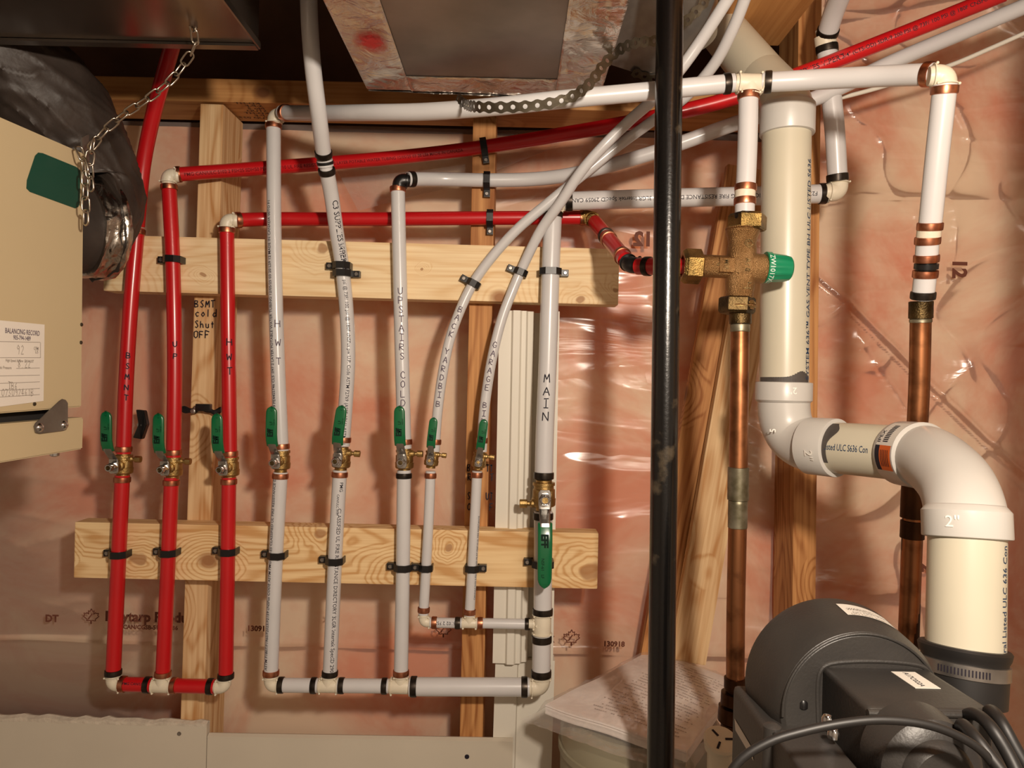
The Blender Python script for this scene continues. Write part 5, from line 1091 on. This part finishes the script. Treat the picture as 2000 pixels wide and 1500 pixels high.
mm = N_(t2, 'ShaderNodeMath', operation='MULTIPLY_ADD'); mm.inputs[1].default_value = 1.5; mm.inputs[2].default_value = -.35; t2.links.new(nn.outputs['Fac'], mm.inputs[0])
ad2 = N_(t2, 'ShaderNodeMath', operation='MULTIPLY', use_clamp=True); t2.links.new(mm.outputs[0], ad2.inputs[0]); t2.links.new(n5.outputs['Fac'], ad2.inputs[1]); ad2.use_clamp = True
m3 = N_(t2, 'ShaderNodeMath', operation='MULTIPLY', use_clamp=True); m3.inputs[1].default_value = 2.4; t2.links.new(ad2.outputs[0], m3.inputs[0]); t2.links.new(m3.outputs[0], b2.inputs['Alpha'])
# boot right of the foil duct and round elbow
t = thing('duct_boot', 'grey sheet metal boot between the foil duct and the round duct', 'duct', P(1230, 130, 1.02))
q = [P(1200, -60, .93), P(1176, 118, 1.02), P(1195, 128, 1.03), P(1300, 162, 1.05), P(1350, 120, 1.02), P(1420, -60, .93)]
bm = bmesh.new(); prism(bm, q, EZ*.10, .001); obj('panel', bm, M_steel, t, ang=30)
t = thing('round_duct', 'round galvanised duct elbow behind the thin white pipes at the top', 'duct', P(1304, 70, 1.08))
bm = bmesh.new(); pa = Path([P(1290, -120, .98), P(1300, -20, 1.03), P(1304, 70, 1.08)], .01); sweep(bm, pa.p, [.070]*len(pa.p), 48, wob=lambda i, a, r: r+(.002 if i % 7 == 0 else 0)); obj('shell', bm, M_steel, t)
# perforated strap
def strapmesh(ctrl, label):
    path = Path([P(*c) for c in ctrl], .003); bm = bmesh.new(); pitch = .0140; n = int(path.len/pitch); W = .0068; hr = .0027
    for k in range(n):
        s0 = (k+.5)*pitch; T = path.tan(s0); p = path.at(s0); q = CAM-p; Nn = (q-T*q.dot(T)).normalized(); C = Nn.cross(T); tw = .5*sin(k*.35+1) if k < 5 else .15
        C2 = C*cos(tw)+Nn*sin(tw); outer = []; inner = []
        for i in range(16):
            a = 2*pi*(i+.5)/16; ca, sa = cos(a), sin(a); m_ = max(abs(ca)/(pitch/2), abs(sa)/W); u, v = ca/m_, sa/m_
            lim = W*(.62+.38*cos(u/pitch*2*pi)) if True else W; lim = W*(.84+.16*cos(u/pitch*2*pi)); v = max(-lim, min(lim, v))
            outer.append(bm.verts.new(path.at(s0+u)+C2*v)); inner.append(bm.verts.new(p+T*(ca*hr)+C2*(sa*hr)))
        for i in range(16): bm.faces.new((outer[i], outer[(i+1) % 16], inner[(i+1) % 16], inner[i]))
    bmesh.ops.remove_doubles(bm, verts=bm.verts, dist=.0008)
    o = obj('perforated_strap', bm, M_strap, None, flat=True); m_ = o.modifiers.new('s', 'SOLIDIFY'); m_.thickness = .0009; tag(o, label, 'hanger strap')
strapmesh([(893, 190, .95), (905, 201, .93), (940, 209, .86), (1000, 209, .85), (1055, 205, .85), (1110, 192, .85), (1150, 165, .86), (1178, 128, .87), (1205, 100, .88), (1245, 83, .90), (1285, 78, .91), (1330, 50, .92), (1375, 5, .92), (1400, -40, .92)], 'wavy perforated steel strap hanging below the foil duct')
strapmesh([(1235, 140, 1.03), (1262, 150, 1.04), (1290, 158, 1.04)], 'short piece of perforated strap under the duct boot, left of the black pipe')
# ---------------------------------------------------------------- flexible duct
t = thing('flexible_duct', 'black sleeved flexible duct curving down behind the beige cabinet', 'duct', P(130, 560, 1.02))
pa = Path([P(-90, 20, .93), P(5, 115, .97), P(90, 203, 1.01), P(146, 285, 1.05), P(170, 360, 1.07), P(180, 415, 1.065), P(184, 446, 1.055)], .003)
def flexw(i, a, r): return r*(.97+.04*noise.noise(V((i*.012+a*.9, cos(a)*2.2, sin(a)*2.2)))+.055*ridge(V((i*.030+a*1.3, cos(a)*1.1, sin(a)*1.1)), 3)+.045*ridge(V((i*.085+a*2.1, cos(a)*2+5, sin(a)*2)), 4))
n = len(pa.p); tn = []; td = V((-.50, -.86, -.12)).normalized()
for k in range(n):
    T = (pa.p[min(k+1, n-1)]-pa.p[max(k-1, 0)]).normalized(); f = max(0, (k/(n-1)-.72)/.28); f = f*f*(3-2*f); tn.append((T*(1-f)+td*f).normalized())
bm = bmesh.new(); sweep(bm, pa.p, [.078-.008*min(1, k/n*1.6)+(.006*max(0, k/n-.7)/.3) for k in range(n)], 128, tans=tn, wob=flexw); obj('sleeve', bm, M_sleeve, t, ang=60)
def torn(i, a, r): return r*(1+.05*noise.noise(V((i*.25+a, cos(a)*3, sin(a)*3)))+.02*noise.noise(V((i*.5+a*2, cos(a)*9, sin(a)*9))))
E_ = pa.p[-1]; pa2 = Path([E_-td*.012, E_+td*.010, E_+td*.024], .002); bm = bmesh.new(); sweep(bm, pa2.p, [.073-.004*k/len(pa2.p) for k in range(len(pa2.p))], 128, tans=[td]*len(pa2.p), wob=torn); obj('foil_liner', bm, M_foil, t, ang=60)
pa3 = Path([E_+td*.005, E_+td*.05, E_+td*.085], .004)
bm = bmesh.new(); sweep(bm, pa3.p, [.064]*len(pa3.p), 48, tans=[td]*len(pa3.p)); obj('inner_collar', bm, M_sleeve, t)
# ---------------------------------------------------------------- beige cabinet
hx0 = P(163, 600, .9).x
def H(px, py, off=0.0):
    u = (px-1000)/FX; v = (750-py)/FX; rx = u*cT-v*sT; rz = u*sT+v*cT; k = .142; nrm = sqrt(1+k*k)
    tt = (hx0+off*nrm-k*.9)/(rx-k); return V((rx*tt, tt, CZ+rz*tt))
NI = V((-1, .142, 0)).normalized()
hv = thing('ventilator_cabinet', 'beige painted steel ventilator cabinet hanging at the left edge', 'cabinet', H(60, 890))
bm = bmesh.new(); prism(bm, [H(-80, 193), H(165, 300), H(160, 795), H(-80, 814)], NI*.018, .0015); obj('door_panel', bm, M_boxpaint, hv, ang=60)
bm = bmesh.new(); prism(bm, [H(-80, 835), H(164, 815), H(162, 877), H(-80, 918)], NI*.018, .0015); obj('bottom_panel', bm, M_boxpaint, hv, ang=60)
bm = bmesh.new(); prism(bm, [p+NI*.019 for p in (H(-80, 200), H(148, 300), H(141, 870), H(-80, 905))], NI*.28, .001); obj('cabinet_body', bm, M_dkgap, hv, flat=True)
e_r = (H(140, 500)-H(20, 500)).normalized(); e_r.z = 0; e_r.normalize(); NO = -NI
def Hq(poly, mat, name, th=.0006, bev=0): bm = bmesh.new(); prism(bm, [p+NO*.0002 for p in poly], NO*th, bev); return obj(name, bm, mat, hv, flat=True)
# rounded green sticker
gpts = [(52, 352), (68, 304), (74, 298), (82, 299), (148, 326), (156, 333), (155, 396), (152, 404), (146, 407), (58, 375), (51, 368)]
Hq([H(*p) for p in gpts], M_sticker, 'green_sticker')
card = Hq([H(-80, 618), H(86, 634), H(84, 783), H(-80, 805)], M_paper, 'record_card', .0005)
def Hmap(px, py, sx=1.0): O = H(px, py); return lambda u, v: O+e_r*u*sx*.55+EZ*v+NO*.0012
printed('lettering', 'BALANCING RECORD', .0078, Hmap(8, 650, 1.12), card, M_inkv, sx=1.0)
printed('lettering', '905-794-1489', .0070, Hmap(24, 663, 1.1), card, M_inkv)
hand('handwriting', '92', Hmap(30, 692, 1.2), .0105, card, M_pencil, .0007); printed('lettering', 'CFM', .0050, Hmap(64, 683, 1.3), card, M_pencil); printed('lettering', 'L/S', .0050, Hmap(67, 690, 1.3), card, M_pencil)
printed('lettering', 'High Speed Airflow  EXHAUST', .0042, Hmap(9, 706, 1.3), card, M_pencil)
hand('handwriting', '8.22', Hmap(33, 718, 1.2), .0080, card, M_pencil, .0007); hand('handwriting', 'TB6', Hmap(14, 760, 1.2), .0075, card, M_pencil, .0007); hand('handwriting', '073092461B', Hmap(1, 774, 1.15), .0080, card, M_pencil, .0007)
printed('lettering', 'Static Pressure', .0044, Hmap(-8, 720, 1.3), card, M_pencil)
def hline(a, b): bm = bmesh.new(); pa_, pb = H(*a), H(*b); bm.faces.new([bm.verts.new(p+NO*.0011) for p in (pa_, pb, pb+EZ*.0005, pa_+EZ*.0005)]); obj('ruled_line', bm, M_pencil, card, flat=True)
for a, b in (((-20, 667), (77, 669)), ((-20, 699), (77, 699)), ((30, 720), (76, 719)), ((-20, 735), (76, 733)), ((-20, 750), (76, 746)), ((-20, 764), (76, 759)), ((-20, 777), (76, 771))): hline(a, b)
bm = bmesh.new(); a, b = H(77, 669), H(77, 699); bm.faces.new([bm.verts.new(p+NO*.0011) for p in (a, a+e_r*.0006, b+e_r*.0006, b)]); obj('ruled_line', bm, M_pencil, card, flat=True)
# latch plate
lt = [(63, 832), (66, 826), (112, 783), (118, 779), (125, 781), (129, 787), (129, 834), (126, 839), (120, 841), (74, 847), (66, 845)]
bm = bmesh.new(); prism(bm, [H(*p)+NO*.0015 for p in lt], NO*.0012, .0003); lo = obj('latch_plate', bm, M_steel, hv, ang=30)
for px, py in ((74, 835), (122, 830)):
    bm = bmesh.new(); lathe(bm, H(px, py)+NO*.0025, NO, [(0, .0055), (.001, .005), (.003, .003), (.0035, .001)], 18); obj('rivet', bm, M_chrome, lo)
for px, py in ((159, 634), (158, 669), (67, 789)):
    bm = bmesh.new(); lathe(bm, H(px, py)+NO*.0002, NO, [(0, .0024), (.0008, .002), (.001, .001)], 10); obj('screw', bm, M_strap, hv)
bm = bmesh.new(); lathe(bm, H(122, 884)+NI*.01, DN, [(0, .005), (.004, .005), (.005, .003)], 14); obj('foot_bolt', bm, M_chrome, hv)
bm = bmesh.new(); prism(bm, [H(165, 268)+NI*.003, H(178, 262)+NI*.003, H(180, 375)+NI*.003, H(165, 368)+NI*.003], NI*.002); obj('hanging_bracket', bm, M_steel, hv, flat=True)
# ---------------------------------------------------------------- chain
def linkmesh(L_, W_, r):
    pts = []
    for i in range(20):
        a = 2*pi*i/20; x = cos(a)*W_/2; z = sin(a)*W_/2+(math.copysign((L_-W_)/2, sin(a)) if abs(sin(a)) > 1e-6 else 0); pts.append(V((x, 0, z)))
    bm = bmesh.new(); n = len(pts); rings = []
    for i in range(n):
        T = (pts[(i+1) % n]-pts[i-1]).normalized(); Nn = EY; B = T.cross(Nn); rings.append([bm.verts.new(pts[i]+Nn*(cos(a)*r)+B*(sin(a)*r)) for a in [2*pi*k/8 for k in range(8)]])
    for i in range(n):
        for k in range(8): bm.faces.new((rings[i][k], rings[i][(k+1) % 8], rings[(i+1) % n][(k+1) % 8], rings[(i+1) % n][k]))
    bmesh.ops.recalc_face_normals(bm, faces=bm.faces)
    me = bpy.data.meshes.new('chain_link'); bm.to_mesh(me); bm.free(); me.shade_smooth(); me.materials.append(M_chain); return me
LM = linkmesh(.0185, .0092, .0011)
def chain(label, ctrl, pitch=.0150):
    path = Path([P(*c) for c in ctrl], .003); t = thing('hanging_chain', label, 'chain', path.p[-1], 'steel chains'); n = int(path.len/pitch)
    for k in range(n+1):
        o = bpy.data.objects.new('link', LM); COL.objects.link(o); o.parent = t; s = min(k*pitch, path.len-.001)
        T = path.tan(s); q = T.to_track_quat('Z', 'Y'); m = q.to_matrix().to_4x4() @ Matrix.Rotation((pi/2 if k % 2 else 0)+.5, 4, 'Z'); m.translation = path.at(s)-WL[t.name]; o.matrix_local = m
chain('steel chain slanting down from the left duct to the cabinet', [(370, 20, .84), (380, 88, .87), (362, 120, .88), (335, 155, .88), (290, 192, .88), (245, 222, .88), (205, 255, .88), (180, 285, .88)])
chain('loose chain end hanging straight down on the cabinet edge', [(158, 300, .865), (166, 325, .865), (167, 380, .865), (168, 432, .865)])
chain('short chain loop beside the hanging bracket at the cabinet corner', [(180, 285, .87), (174, 320, .868), (177, 360, .868)])
